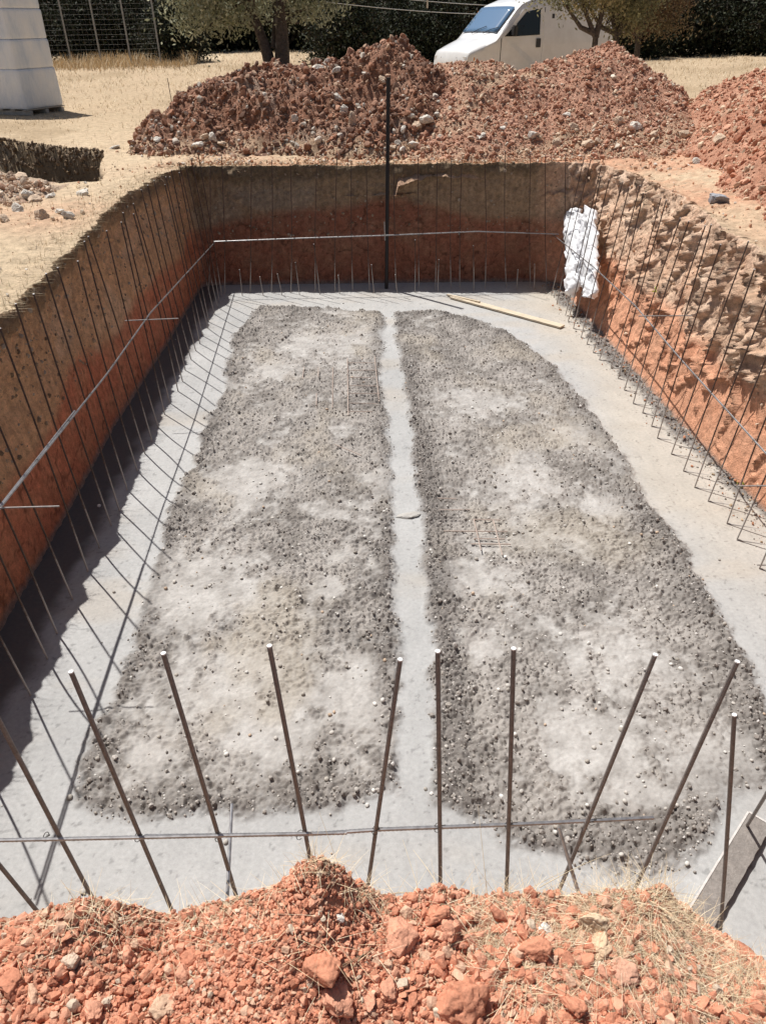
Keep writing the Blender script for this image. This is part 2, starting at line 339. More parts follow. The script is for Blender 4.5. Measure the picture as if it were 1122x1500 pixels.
# outward rings
tt = [.0022]
while tt[-1] < 190: tt.append(tt[-1]+min(tt[-1]*.07+.0006, .0075 if tt[-1] < 1.05 else 1e9))
for k, t in enumerate(tt):
    q = cen+(top-cen)*(1+t); dist = np.linalg.norm(q-top, axis=1)
    P0 = rows[WL-1]; bl = sstep(0, .25, dist)
    z = GZ(q[:, 0], q[:, 1]); n2 = fbm(q[:, 0]*5, q[:, 1]*5, 0, 4, 33); n3 = fbm(q[:, 0]*16, q[:, 1]*16, 0, 3, 36); n4 = fbm(q[:, 0]*.9, q[:, 1]*.9, 0, 4, 39)
    off = (P0[:, :2]-top)*(1-bl)[:, None]
    rgh = .012+.03*(1-sstep(.1, 1.2, dist)); zz = z+rgh*n2+.5*rgh*n3-.05*(1-sstep(0, .5, dist))*(1+n2)*(1-side_l*.6)
    zz = zz*bl+(1-bl)*P0[:, 2]
    rows.append(np.stack([q[:, 0]+off[:, 0], q[:, 1]+off[:, 1], zz], -1))
    far = sstep(12, 20, q[:, 1]); c = lerp3((.58, .455, .31), C_FIELD, far)
    c = lerp3(c, (.50, .37, .25), np.clip(n2*.6+.3*n4+.2, 0, 1)*.6)
    redd = .9*sstep(10.9, 11.6, q[:, 1])*(1-sstep(13, 14, q[:, 1]))*sstep(-3.2, -2.2, q[:, 0])+np.exp(-((q[:, 0]-3.5)/4.)**2-((q[:, 1]-11)/3.)**2)+.8*sstep(3.2, 4.5, q[:, 0])*(q[:, 1] < 12)+.7*np.exp(-((q[:, 0]+3.3)/.8)**2-((q[:, 1]-8.3)/.7)**2)
    c = lerp3(c, (.56, .30, .19), np.clip(redd*(.55+.9*n4+.3*n3), 0, .85))
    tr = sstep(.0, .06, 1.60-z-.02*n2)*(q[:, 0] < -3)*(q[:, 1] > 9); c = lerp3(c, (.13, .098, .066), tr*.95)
    c = lerp3(c, (.60, .49, .34), sstep(.1, .5, fbm(q[:, 0]*.25, q[:, 1]*.12, 0, 3, 51))*far*.7); c = lerp3(c, (.34, .25, .155), sstep(.0, .5, fbm(q[:, 0]*.45, q[:, 1]*.3, 0, 5, 52, .6))*sstep(11, 15, q[:, 1])*.75)
    cols.append(c)
n = len(rows)
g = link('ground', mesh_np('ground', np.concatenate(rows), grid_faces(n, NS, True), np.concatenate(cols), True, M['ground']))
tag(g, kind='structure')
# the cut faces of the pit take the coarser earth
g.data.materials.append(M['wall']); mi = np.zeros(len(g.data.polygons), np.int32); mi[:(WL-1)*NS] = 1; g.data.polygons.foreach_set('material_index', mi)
WALLV = np.stack(rows[:WL])                       # for placing things on the wall
def wall_x_right(Y, Z):                          # inner face of the right-hand side
    m_ = (WALLV[..., 0] > 2.3); d = (WALLV[..., 1]-Y)**2+(WALLV[..., 2]-Z)**2; d[~m_] = 1e9
    i = np.unravel_index(np.argmin(d), d.shape); return WALLV[i][0]

# ------------------------------------------------------------------ slab
def P2(L): return [tuple(gp(x, y)[:2]) for x, y in L]
ROUGH_L = P2([(562, 458), (480, 452), (378, 448), (345, 490), (330, 530), (325, 575), (300, 620), (288, 670), (262, 720), (235, 770), (228, 830), (212, 890), (190, 955), (152, 1030), (134, 1080), (122, 1130), (118, 1180), (140, 1202), (250, 1198), (350, 1198), (430, 1192), (530, 1184), (585, 1165), (585, 1000), (578, 760), (572, 640), (560, 560)])
ROUGH_R = P2([(576, 458), (640, 455), (690, 466), (740, 485), (800, 525), (840, 565), (880, 622), (920, 680), (948, 735), (1000, 800), (1050, 890), (1090, 955), (1135, 1050), (1150, 1150), (1060, 1165), (1035, 1230), (1010, 1278), (900, 1285), (830, 1262), (745, 1236), (700, 1203), (636, 1180), (630, 1000), (622, 850), (612, 760), (602, 640), (590, 560)])
FOOT = [(2.72, 10.9), (2.80, 9.0), (2.78, 7.8), (2.92, 7.0), (2.86, 6.3), (3.0, 5.6), (3.12, 4.6), (3.25, 3.6), (3.6, 3.6), (3.6, 11.5), (2.7, 11.5)]
SMOOTH = [(480, 505, 90, 30), (700, 590, 55, 28), (400, 545, 40, 25), (830, 640, 35, 25), (890, 745, 40, 18), (300, 860, 75, 90), (330, 1000, 90, 90), (370, 1080, 70, 60), (225, 1110, 55, 60), (480, 860, 30, 22), (490, 820, 22, 14), (462, 1025, 26, 10), (380, 700, 60, 40), (560, 700, 30, 25),
          (900, 960, 90, 60), (760, 700, 60, 40), (850, 1080, 70, 60), (700, 950, 40, 40), (1040, 1120, 60, 60), (520, 1010, 40, 60), (950, 1160, 60, 20), (700, 850, 60, 30)]
xs = np.linspace(-2.75, 3.55, 800); ys = np.concatenate([np.linspace(.95, 5, 600, endpoint=False), np.linspace(5, 11.7, 560)])
X, Y = np.meshgrid(xs, ys)
_q = sorted([(gp(a, b)[1], gp(a, b)[0]) for a, b in [(638, 1180), (630, 1000), (622, 850), (612, 760), (602, 640), (590, 560), (576, 458)]]); STRIP_R = ([q[0] for q in _q], [q[1] for q in _q])
def slab_fields(X, Y):
    wob = .085*fbm(X*5, Y*5, 0, 5, 71, .6)
    dl = polydist(X, Y, ROUGH_L)+wob; dr = polydist(X, Y, ROUGH_R)+wob; df = polydist(X, Y, FOOT)+wob*1.5
    d = np.maximum(np.maximum(dl, dr), df); mask = sstep(-.03, .07, d)
    sm_ = np.zeros(X.shape)
    for (a, b, ra, rb) in SMOOTH:
        c = gp(a, b); ex = gp(a+ra, b); ey = gp(a, b+rb)
        q = ((X-c[0])/max(abs(ex[0]-c[0]), .02))**2+((Y-c[1])/max(abs(ey[1]-c[1]), .02))**2
        sm_ = np.maximum(sm_, np.exp(-q*.9))
    lo = fbm(X*1.6, Y*1.3, 0, 4, 75); mid = fbm(X*5, Y*4, 0, 4, 76)
    fin = fbm(X*17, Y*14, 0, 4, 78, .6); big_ = fbm(X*2.7+9, Y*2.0, 0, 3, 74); raw = sm_*.75+.50*mid+.40*big_+.15*lo+.55*fin; sm_ = sstep(.05, .75, raw)
    edge = np.exp(-(d/np.where(X > 1, .22, .13))**2)*(d > -.03); xr_ = np.interp(Y, STRIP_R[0], STRIP_R[1])+.13+.05*lo; bankr = np.exp(-((X-xr_)/.10)**2)*sstep(2.1, 2.5, Y)*(1-sstep(7.5, 9, Y))*np.clip(.75+1.2*fbm(X*2, Y*2.2, 0, 2, 72), 0, 1); edge = np.clip(edge+bankr, 0, 1.3)
    wob2 = np.clip(.5+.9*fbm(X*3.3, Y*2.6, 0, 3, 73), 0, 1); edge = edge*(.45+.55*wob2); rg = mask*np.clip(.18+.85*(1-sm_)+.5*edge, 0, 1.3)*np.clip(1-sm_*(1-edge)*.7, .12, 1)
    return d, mask, sm_, edge, rg, lo, mid
def slab_height(X, Y):
    d, mask, sm_, edge, rg, lo, mid = slab_fields(X, Y)
    l1 = fbm(X*9, Y*9, 0, 4, 81, .6); l2 = 1-np.abs(fbm(X*26, Y*26, 0, 3, 85))*2.2; l3 = fbm(X*55, Y*55, 0, 2, 89)
    z = .0025*fbm(X*2, Y*2, 0, 3, 91)+.0010*fbm(X*14, Y*14, 0, 3, 93)
    z = z+mask*.008*fbm(X*34, Y*34, 0, 4, 103, .75)+rg*(.024*l1+.017*l2+.011*l3+.010*fbm(X*95, Y*95, 0, 2, 99))+mask*(.008+.012*edge+.010*lo)
    # ragged crumbly bank hard against the right side of the strip
    ex = np.interp(Y, [1.9, 3, 4.6, 6, 8, 10.5], [.24, .245, .20, .225, .235, .27])
    return z, (d, mask, sm_, edge, rg, lo, mid, l2, l3)
Z, fld = slab_height(X, Y); d, mask, sm_, edge, rg, lo, mid, l2, l3 = fld
cl = lerp3((.365, .362, .355), (.41, .405, .395), np.clip(.5+lo, 0, 1))
cl = lerp3(cl, (.45, .40, .33), np.clip(sstep(2.1, 2.7, X+.3*lo)*sstep(3, 5, Y)*.65+.25*sstep(9.6, 10.8, Y)*(.5+lo), 0, 1))
cl = lerp3(cl, (.40, .345, .28), sstep(.1, .55, fbm(X*.9, Y*2.2, 0, 4, 97))*.4*(1-mask))
cl = cl*(1+.10*fbm(X*3, Y*3, 0, 4, 110)+.07*fbm(X*22, Y*7, 0, 4, 111, .6)+.05*fbm(X*60, Y*60, 0, 3, 112))[..., None]*(1-.28*sstep(.42, .6, fbm(X*34, Y*34, 0, 3, 113)))[..., None]
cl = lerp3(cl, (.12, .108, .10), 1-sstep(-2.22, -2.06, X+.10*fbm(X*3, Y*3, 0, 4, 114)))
stain = sstep(.5, .9, X)*(1-sstep(1.2, 1.6, X))*(Y < 2.2)*.0
dk = np.clip(.5+1.3*mid+.5*fbm(X*12, Y*10, 0, 4, 108, .6)+.35*l3, 0, 1); cr_ = lerp3((.335, .308, .283), (.185, .166, .150), dk); cr_ = lerp3(cr_, (.47, .45, .425), sm_*.85*np.clip(.8+.6*fbm(X*11, Y*11, 0, 4, 104, .65), .2, 1.2)); cr_ = lerp3(cr_, (.36, .31, .24), sstep(.1, .6, lo-.2*mid)*.4)
cr_ = lerp3(cr_, (.135, .12, .11), np.clip(edge, 0, 1)*.75)
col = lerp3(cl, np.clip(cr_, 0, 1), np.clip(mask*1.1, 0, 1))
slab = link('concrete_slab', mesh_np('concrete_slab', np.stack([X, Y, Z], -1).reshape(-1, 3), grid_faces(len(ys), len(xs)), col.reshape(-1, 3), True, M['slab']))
tag(slab, kind='structure')
# crumbs and gravel on the rough part
rg_ = np.random.default_rng(5)
N = 260000; cx_ = rg_.uniform(-2.6, 3.2, N); cy_ = 1.1+10.2*rg_.uniform(0, 1, N)**1.25
z_, f_s = slab_height(cx_, cy_); dens = f_s[4]*(.35+.65*f_s[3])*(1-.93*f_s[2]); keep = rg_.uniform(0, 1, N) < dens*.42
cx_, cy_, z_ = cx_[keep], cy_[keep], z_[keep]; k = len(cx_)
rad = .0035+.0075*rg_.uniform(0, 1, k)**2.5+.010*(rg_.uniform(0, 1, k) < .02)
cc = palette(k, [(.31, .28, .25), (.38, .35, .32), (.23, .205, .185), (.58, .55, .52)], [5, 4, 3, .7], rg_)
o = scatter('concrete_crumbs', np.stack([cx_, cy_, z_+rad*.3], -1), rad, cc, [rock_variant(1, 300+i, 3, .3) for i in range(8)], M['crumb']); print('crumbs', k)
tag(o, 'loose crumbs of stiff concrete over the rough part of the slab', 'gravel', kind='stuff')
N = 9000; cx_ = rg_.uniform(-2.4, 3.1, N); cy_ = 1.2+9.8*rg_.uniform(0, 1, N)**1.3
z_, f_s = slab_height(cx_, cy_); keep = rg_.uniform(0, 1, N) < np.clip(f_s[1], .012, .40); cx_, cy_, z_ = cx_[keep], cy_[keep], z_[keep]; k = len(cx_)
rad = .005+.011*rg_.uniform(0, 1, k)**3
cc = palette(k, [(.62, .60, .56), (.48, .45, .41), (.36, .33, .29), (.5, .38, .28)], [3, 4, 4, .6], rg_)
o = scatter('pebbles', np.stack([cx_, cy_, z_+rad*.45], -1), rad, cc, [rock_variant(2, 330+i, 2, .12, .15) for i in range(6)], M['crumb'], True, .8)
tag(o, 'pale rounded pebbles bedded in the rough concrete', 'pebbles', kind='stuff')
# earth fallen at the foot of the right-hand side
N = 1700; cy_ = rg_.uniform(3.4, 11.2, N); cx_ = np.interp(cy_, [3.4, 4.8, 6.9, 9.6, 11.2], [3.16, 3.1, 2.98, 2.88, 2.86])-np.abs(rg_.normal(0, .13, N))+.05
rad = .004+.016*rg_.uniform(0, 1, N)**4; z_, _ = slab_height(cx_, cy_)
cc = palette(N, [(.5, .24, .14), (.4, .3, .2), (.27, .24, .21)], [3, 3, 5], rg_)
o = scatter('fallen_earth', np.stack([cx_, cy_, z_+rad*.4], -1), rad, cc, R0, M['clod']); tag(o, 'small red and brown crumbs fallen along the foot of the sunlit side', 'gravel', kind='stuff')

# ------------------------------------------------------------------ spoil heaps
def heightobj(name, x0, x1, y0, y1, step, hf, cf, mat):
    nx = int((x1-x0)/step); ny = int((y1-y0)/step); X, Y = np.meshgrid(np.linspace(x0, x1, nx), np.linspace(y0, y1, ny))
    Z = hf(X, Y); c = cf(X, Y, Z); ground = GZ(X, Y)-.40
    low = (Z < ground); Z = np.where(low, ground, Z)
    V = np.stack([X, Y, Z], -1).reshape(-1, 3); Fq = grid_faces(ny, nx); keep = ~low.reshape(-1)[Fq].all(1)
    return link(name, mesh_np(name, V, Fq[keep], c.reshape(-1, 3), True, mat))
def heap_fn(crest, yc, wf, wb, seed, lump=1.):
    cxs = [c[0] for c in crest]; czs = [c[1] for c in crest]
    def hf(X, Y):
        wob = .25*fbm(X*.9, Y*.9, 0, 3, seed)
        zc = np.interp(X, cxs, czs, left=-9, right=-9)-1.62
        d = Y-(yc(X) if callable(yc) else yc)-wob; t = np.where(d < 0, -d/wf(X), d/wb)
        prof = np.where(t < .25, 1-2*t*t, np.clip(.875-(t-.25)*1.1667, -.4, 1))
        z = np.where(zc > -3, 1.62+np.maximum(zc, 0)*np.maximum(prof, 0)+1.6*np.minimum(prof, 0)+1.5*np.minimum(zc, 0)-.05, .3)
        return z+lump*((.13*fbm(X*2.2, Y*2.2, 0, 4, seed+1)-.20*(np.abs(fbm(X*1.5, Y*.7, 0, 3, seed+4))-.18))*np.clip(prof*2, 0, 1)+.07*fbm(X*9, Y*9, 0, 4, seed+2, .6))-.03
    return hf
def crest(L, Y): return [(p[0], p[2]) for p in (py(x, y, Y) for x, y in L)]
h1 = heap_fn([(-4.15, .9)]+crest([(205, 195), (235, 158), (275, 132), (310, 112), (350, 104), (400, 88), (450, 92), (500, 80), (550, 66), (585, 58), (612, 66), (640, 84), (670, 100)], 14.3)+[(2.2, 2.0), (2.9, 1.2)], 14.3, lambda X: 2.35+.12*X, 2.6, 201, 1.35)
h2 = heap_fn([(.4, 1.2), (.8, 2.3)]+crest([(645, 90), (700, 84), (760, 97), (800, 84), (850, 64), (900, 58), (930, 74), (955, 98), (985, 120), (1010, 160)], 14.0)+[(6.6, 1.2)], 14.0, lambda X: 2.5+.08*X, 2.5, 221, .8)
def h3(X, Y):                                   # long heap running beside the pit on the right
    w3 = .22*fbm(X*1.1, Y*1.1, 0, 3, 241); f = np.minimum(np.minimum((X-4.2+w3-.10*(Y-9.5))*.95, (Y-7.3+w3)*1.0), np.minimum((13.9-Y)*1.1, (9.6-X)*.9))
    z = 1.58+np.where(f > 0, 1.95*(1-np.exp(-np.maximum(f, 0)/1.8)), 1.3*f)
    return z+.10*fbm(X*2.2, Y*2.2, 0, 4, 243)*np.clip(f*2, 0, 1)+.05*fbm(X*9, Y*9, 0, 4, 244, .6)
h4 = heap_fn([(-6.9, 1.2), (-6.0, 2.05), (-5.0, 2.15), (-4.3, 1.98), (-3.7, 1.78), (-3.25, 1.5)], 9.6, lambda X: 1.3+0*X, 1.3, 261, .5)
def cf1(X, Y, Z):
    a = fbm(X*1.2, Y*1.2, Z, 3, 205); b = fbm(X*6, Y*6, Z*6, 3, 206); c = lerp3((.27, .135, .085), (.36, .195, .13), np.clip(.5+b, 0, 1)); c = lerp3(c, (.40, .30, .23), sstep(.1, .45, a+.3*b)*.7)
    return lerp3(c, (.55, .40, .27), (1-sstep(1.72, 1.95, Z+.1*b))*.9)
def cf2(X, Y, Z):
    a = fbm(X*1.1, Y*1.1, Z, 3, 225); b = fbm(X*6, Y*6, Z*6, 3, 226); c = lerp3((.42, .22, .145), (.52, .30, .21), np.clip(.5+b, 0, 1)); c = lerp3(c, (.50, .37, .25), sstep(.05, .45, a)*.75)
    return lerp3(c, (.58, .40, .27), (1-sstep(1.7, 1.85, Z+.1*b))*.6)
def cf3(X, Y, Z):
    a = fbm(X*1.1, Y*1.1, Z, 3, 245); b = fbm(X*6, Y*6, Z*6, 3, 246); c = lerp3((.46, .225, .145), (.56, .31, .21), np.clip(.5+b, 0, 1)); return lerp3(c, (.56, .40, .28), sstep(.0, .4, a+.2*b)*.7)
def cf4(X, Y, Z):
    b = fbm(X*6, Y*6, Z*6, 3, 266); return lerp3((.50, .36, .26), (.58, .45, .33), np.clip(.5+b, 0, 1))
HP = [('spoil_heap', h1, cf1, (-4.8, 3.1, 11.4, 17.2), 'dark brown heap of clay and rubble in front of the leafy tree', [(.30, .15, .095), (.36, .205, .14), (.21, .125, .09), (.52, .46, .39), (.44, .30, .21)], [4, 4, 5, 1.6, 1.8], 24000, .0145, .075),
      ('spoil_heap', h2, cf2, (.3, 6.7, 11.3, 16.6), 'tall pointed heap of pinkish red earth in front of the white van', [(.42, .225, .15), (.53, .31, .22), (.37, .19, .125), (.58, .45, .33), (.62, .54, .44)], [4, 4, 3, 3, .6], 20000, .016, .055),
      ('spoil_heap', h3, cf3, (3.7, 9.8, 7.0, 14.2), 'bright red heap of earth at the far right of the pit', [(.47, .225, .145), (.56, .31, .21), (.42, .19, .12), (.6, .45, .32)], [4, 4, 3, 3], 24000, .016, .06),
      ('spoil_heap', h4, cf4, (-7, -3.0, 8.2, 11), 'low pale heap of stones and earth on the left side by the trench', [(.52, .36, .26), (.60, .47, .36), (.66, .58, .48), (.46, .28, .19)], [4, 4, 2, 2], 3600, .017, .06)]
HEAPS = [h[1] for h in HP]
def surf(X, Y): return np.maximum.reduce([GZ(X, Y)]+[h(X, Y) for h in HEAPS])
for i, (nm, hf, cf, bx, lab, pal, wts, cnt, rmed, rmax) in enumerate(HP):
    o = heightobj(nm, bx[0], bx[1], bx[2], bx[3], .035, hf, cf, M['heap']); tag(o, lab, 'earth heap', 'heaps of earth dug from the pit')
    x = rg_.uniform(bx[0], bx[1], cnt*3); y = rg_.uniform(bx[2], bx[3]-(1.3 if i != 2 else 0), cnt*3); z = hf(x, y); ok = (z > GZ(x, y)-.02) & (z >= surf(x, y)-.02); x, y, z = x[ok][:cnt], y[ok][:cnt], z[ok][:cnt]; k = len(x)
    r = rmed*(.35+1.0*rg_.uniform(0, 1, k)**2.2)+(rmax-rmed)*rg_.uniform(0, 1, k)**9
    cc = palette(k, pal, wts, rg_, .18)
    big = r > np.sort(r)[-min(500, k//4+1)]
    o = scatter('rubble', np.stack([x, y, z+r*.25], -1)[~big], r[~big], cc[~big], R0, M['rock'])
    tag(o, ['brown rubble covering', 'pinkish crumbled earth covering', 'red crumbled earth covering', 'pale small stones covering'][i]+' '+lab, 'rubble', kind='stuff')
    o = scatter('lumps', np.stack([x, y, z+r*.3], -1)[big], r[big], cc[big], R1, M['rock'])
    tag(o, 'larger lumps among the '+['brown rubble covering', 'pinkish crumbled earth covering', 'red crumbled earth covering', 'pale small stones covering'][i]+' '+lab, 'rubble', kind='stuff')
# loose earth between rim and heaps, and stones on the open ground
N = 9000; x = rg_.uniform(-4.5, 9, N); y = rg_.uniform(10.5, 13.0, N); dd = polydist(x, y, TOPPOLY)
x = np.concatenate([x, rg_.uniform(-2.9, 4.2, 9000)]); y = np.concatenate([y, 11.35+np.abs(rg_.normal(0, .55, 9000))]); x2 = rg_.uniform(3.4, 8, N); y2 = rg_.uniform(2.5, 12, N); x3 = rg_.uniform(-5.2, -2.6, 2500); y3 = rg_.uniform(4, 11, 2500)
x = np.concatenate([x, x2, x3]); y = np.concatenate([y, y2, y3]); dd = polydist(x, y, TOPPOLY)
dens = np.where(x < -2.6, .22+.6*np.exp(-((x+3.6)/.7)**2-((y-8.6)/1)**2), .75); dens = dens*(.35+.65*(fbm(x*1.5, y*1.5, 0, 3, 401) > 0))
ok = (dd < -.03) & (rg_.uniform(0, 1, len(x)) < dens); x, y = x[ok], y[ok]; k = len(x)
r = .007+.03*rg_.uniform(0, 1, k)**5; z = surf(x, y)
cc = palette(k, [(.55, .36, .24), (.62, .50, .37), (.50, .26, .16), (.66, .60, .52)], [4, 4, 4, 1], rg_)
o = scatter('loose_stones', np.stack([x, y, z+r*.2], -1), r, cc, R0, M['rock']); tag(o, 'small loose stones and crumbs strewn around the rim of the pit', 'gravel', kind='stuff')
N = 6000; x = rg_.uniform(-8.5, -3.4, N); y = 12.9+.8*np.clip(-3.9-x, 0, 4)+rg_.uniform(-.35, .15, N); e_ = (GZ(x, y-.03)-GZ(x, y+.03)); ok = (np.abs(e_) > .05) | ((GZ(x, y) < 1.3) & (rg_.uniform(0, 1, N) < .25)); x, y = x[ok], y[ok]; k = len(x)
r = .012+.05*rg_.uniform(0, 1, k)**3; o = scatter('trench_rubble', np.stack([x, y, GZ(x, y)], -1), r, palette(k, [(.20, .14, .09), (.14, .10, .07), (.30, .22, .15)], [4, 4, 1], rg_), R0, M['rock']); tag(o, 'dark lumps of earth in the shaded face of the trench on the left', 'rubble', kind='stuff')
# stones stuck in the sunlit cut face
idx = rg_.integers(0, NS, 6000); jj = rg_.integers(10, WL, 6000); P = WALLV[jj, idx]; ok = (P[:, 0] > 2.5) & (P[:, 1] > 3) & (rg_.uniform(0, 1, 6000) < sstep(.3, .9, P[:, 2])+.15); P = P[ok]; k = len(P)
r = .006+.022*rg_.uniform(0, 1, k)**4; cc = palette(k, [(.58, .40, .27), (.66, .50, .37), (.5, .29, .18)], [4, 3, 3], rg_)
o = scatter('embedded_stones', P+np.array([-.006, 0, 0]), r, cc, R0, M['rock']); tag(o, 'small stones sticking out of the sunlit cut face on the right', 'stones', kind='stuff')
idx = rg_.integers(0, NS, 5000); jj = rg_.integers(int(WL*.45), WL, 5000); P = WALLV[jj, idx]; ok = ((P[:, 0] < -2.3) | (P[:, 1] > 11.1)) & (P[:, 1] > 1.2); P = P[ok]; k = len(P)
r = .006+.025*rg_.uniform(0, 1, k)**4; cc = palette(k, [(.30, .22, .15), (.38, .31, .24), (.24, .17, .11)], [4, 3, 2], rg_)
o = scatter('embedded_stones', P, r, cc, R0, M['rock']); tag(o, 'small stones sticking out of the shaded cut faces on the left and back', 'stones', kind='stuff')

print('T', round(time.time()-_T0, 1))
# single stones that can be told apart
ROCKMESH = {}
def rock_mesh(var, colr, mat, r, scale, fine):
    key = (var, tuple(np.round(colr, 2)), mat.name, round(math.log(r)*5), fine)
    if key not in ROCKMESH:
        V, Fc = (R3 if fine else R2C)[var % 14]; V = V*np.array(scale)*r
        cc = np.tile(colr, (len(V), 1))*(1+.12*fbm(V[:, 0]*40+var, V[:, 1]*40, V[:, 2]*40, 3, 9))[:, None]; ROCKMESH[key] = mesh_np('stone', V, Fc, cc, True, mat)
    return ROCKMESH[key]
def stone(name, x, y, z, r, var, colr, label, cat, group=None, mat=None, scale=(1, 1, .8), rot=None, sink=.3, fine=True):
    o = link(name, rock_mesh(var, colr, mat or M['rock'], r, scale, fine)); o.location = (x, y, z+r*sink)
    o.rotation_euler = rot or (random.uniform(-.4, .4), random.uniform(-.4, .4), random.uniform(0, 6.28)); return tag(o, label, cat, group)
def march(x, y, Y0, Y1, n, f, outside=False):     # where the sight line first meets a surface
    dr = ray(x, y); t = np.linspace(Y0/dr[1], Y1/dr[1], n); X_, Y_, Z_ = dr[0]*t, dr[1]*t, HC+dr[2]*t
    hit = Z_ <= f(X_, Y_)
    if outside: hit &= ~inpoly(X_, Y_, TOPPOLY)
    if not hit.any(): return None
    k = int(np.argmax(hit)); return float(X_[k]), float(Y_[k]), float(Z_[k])
def on(x, y, zguess=1.65):                       # photo point -> nearest earth surface along the sight line
    return march(x, y, 4., 25., 1200, surf, True) or tuple(gp(x, y, zguess))
LS = (.62, .57, .50); BS = (.55, .42, .31); GS = (.30, .30, .32)
def st_px(px_, py2, rpx, colr, label, group=None, var=0, sc=(1, 1, .8)):
    X_, Y_, Z_ = on(px_, py2); r = rpx*math.sqrt(X_**2+Y_**2+(HC-Z_)**2)/F
    stone('stone', X_, Y_, Z_, r, var, colr, label, 'stone', group, scale=sc, sink=.2)
st_px(1049, 296, 15, GS, 'grey block of stone lying alone on the ground right of the pit', var=3, sc=(1.1, .9, .7))
st_px(1112, 470, 15, BS, 'brown stone jutting from the top of the sunlit side at the right edge', var=5)
st_px(622, 180, 12, LS, 'pale flat stone low on the middle of the dark heap', var=2, sc=(1.2, .9, .6))
st_px(516, 181, 10, BS, 'tan upright stone on the lower slope of the dark heap', var=4, sc=(.7, .7, 1.1))
st_px(467, 104, 12, LS, 'largest pale stone on the crest of the dark heap', var=6)
for i, (a, b, r) in enumerate([(455, 96, 8), (480, 92, 8), (494, 105, 7), (405, 96, 6), (497, 148, 9), (505, 163, 8), (300, 202, 9), (312, 203, 8), (290, 215, 9), (326, 213, 8), (232, 208, 7), (590, 190, 8), (612, 188, 9), (603, 172, 7), (640, 170, 7), (575, 218, 8), (590, 222, 8), (605, 214, 9), (620, 224, 7), (432, 176, 8), (535, 110, 7), (560, 120, 8)]):
    st_px(a, b, r*.9, LS if i % 3 else BS, 'small pale stone lying on the dark brown heap', 'pale stones on the dark heap', var=i)
for i, (a, b, r) in enumerate([(780, 200, 9), (840, 190, 8), (816, 213, 9), (830, 170, 8), (905, 180, 8), (690, 205, 7), (705, 200, 7), (860, 215, 10), (875, 208, 8), (930, 190, 10), (955, 200, 9), (770, 120, 5), (735, 190, 7), (1000, 200, 9), (1055, 205, 9), (1020, 240, 7)]):
    st_px(a, b, r*.9, BS if i % 3 else LS, 'tan stone at the foot of the red heaps behind the pit', 'tan stones at the foot of the red heaps', var=i+3)
for i, (a, b, r) in enumerate([(15, 262, 10), (40, 290, 11), (55, 295, 9), (28, 310, 9), (60, 320, 10), (88, 312, 9), (8, 325, 9), (75, 290, 8), (35, 262, 8), (100, 318, 8)]):
    st_px(a, b, r, LS if i % 2 else BS, 'pale stone on the low heap left of the pit', 'pale stones on the left heap', var=i+1)
st_px(124, 286, 9, LS, 'flat pale stone lying on the dry grass between trench and pit', var=8, sc=(1.3, .9, .35))
for i in (1,):
    st_px(170, 217, 7, LS, 'flat pale stone on the grass beyond the trench', var=9, sc=(1.3, .9, .4))

print('T', round(time.time()-_T0, 1))
# ------------------------------------------------------------------ near bank of red clods
EX = [py(x, y, .86) for x, y in [(-260, 1400), (0, 1350), (40, 1338), (110, 1314), (160, 1318), (240, 1336), (320, 1318), (370, 1304), (410, 1280), (440, 1256), (470, 1252), (500, 1272), (520, 1292), (560, 1312), (640, 1306), (700, 1325), (745, 1310), (830, 1316), (900, 1300), (960, 1298), (1000, 1330), (1050, 1366), (1122, 1412), (1300, 1500)]]
ex_, ez_ = [p[0] for p in EX], [p[2] for p in EX]
def bank(X, Y):
    ze = np.interp(X, ex_, ez_); ye = .86+.03*fbm(X*6, Y*0, 0, 3, 501)
    mean = 1.735-.02*X; s = np.clip((ye-Y)/.22, 0, 1); s = s*s*(3-2*s); z = ze*(1-s)+mean*s
    z = z+.07*np.exp(-((X+.12)/.16)**2-((Y-.74)/.15)**2)*s-.03*np.exp(-((X+.45)/.2)**2-((Y-.72)/.15)**2)
    over = np.clip(Y-ye, 0, 1); z = z-over*6.
    z = z+.012*fbm(X*14, Y*14, 0, 4, 503)+.006*fbm(X*45, Y*45, 0, 3, 507)
    return z
xb = np.linspace(-1.6, 1.9, 760); yb = np.linspace(.1, 1.06, 230); X, Y = np.meshgrid(xb, yb); Z = np.maximum(bank(X, Y), .3)
a = fbm(X*3, Y*3, 0, 3, 511); b = fbm(X*30, Y*30, 0, 3, 513); strawy = np.clip(sstep(.35, .75, X+.25*a)*.9+np.exp(-((X+.42)/.22)**2)*(Y > .72)*.9+np.exp(-((X+.72)/.2)**2)*(Y > .76)+.8*sstep(.80, .86, Y)*(np.abs(X+.14) > .13), 0, 1)
cb = lerp3((.52, .235, .15), (.60, .31, .21), np.clip(.5+b, 0, 1)); cb = lerp3(cb, (.60, .46, .32), strawy*np.clip(.6+b, 0, 1))
bk = link('earth_bank', mesh_np('earth_bank', np.stack([X, Y, Z], -1).reshape(-1, 3), grid_faces(len(yb), len(xb)), cb.reshape(-1, 3), True, M['bank']))
tag(bk, 'low bank of red clay at the near edge of the pit', 'earth bank')
RED = [(.62, .275, .17), (.68, .335, .22), (.55, .235, .145), (.66, .42, .29), (.62, .50, .38)]
def bank_pts(N, edge=.9):
    x = rg_.uniform(-1.15, 1.35, N); y = rg_.uniform(.45, .93, N); return x, y, bank(x, y)
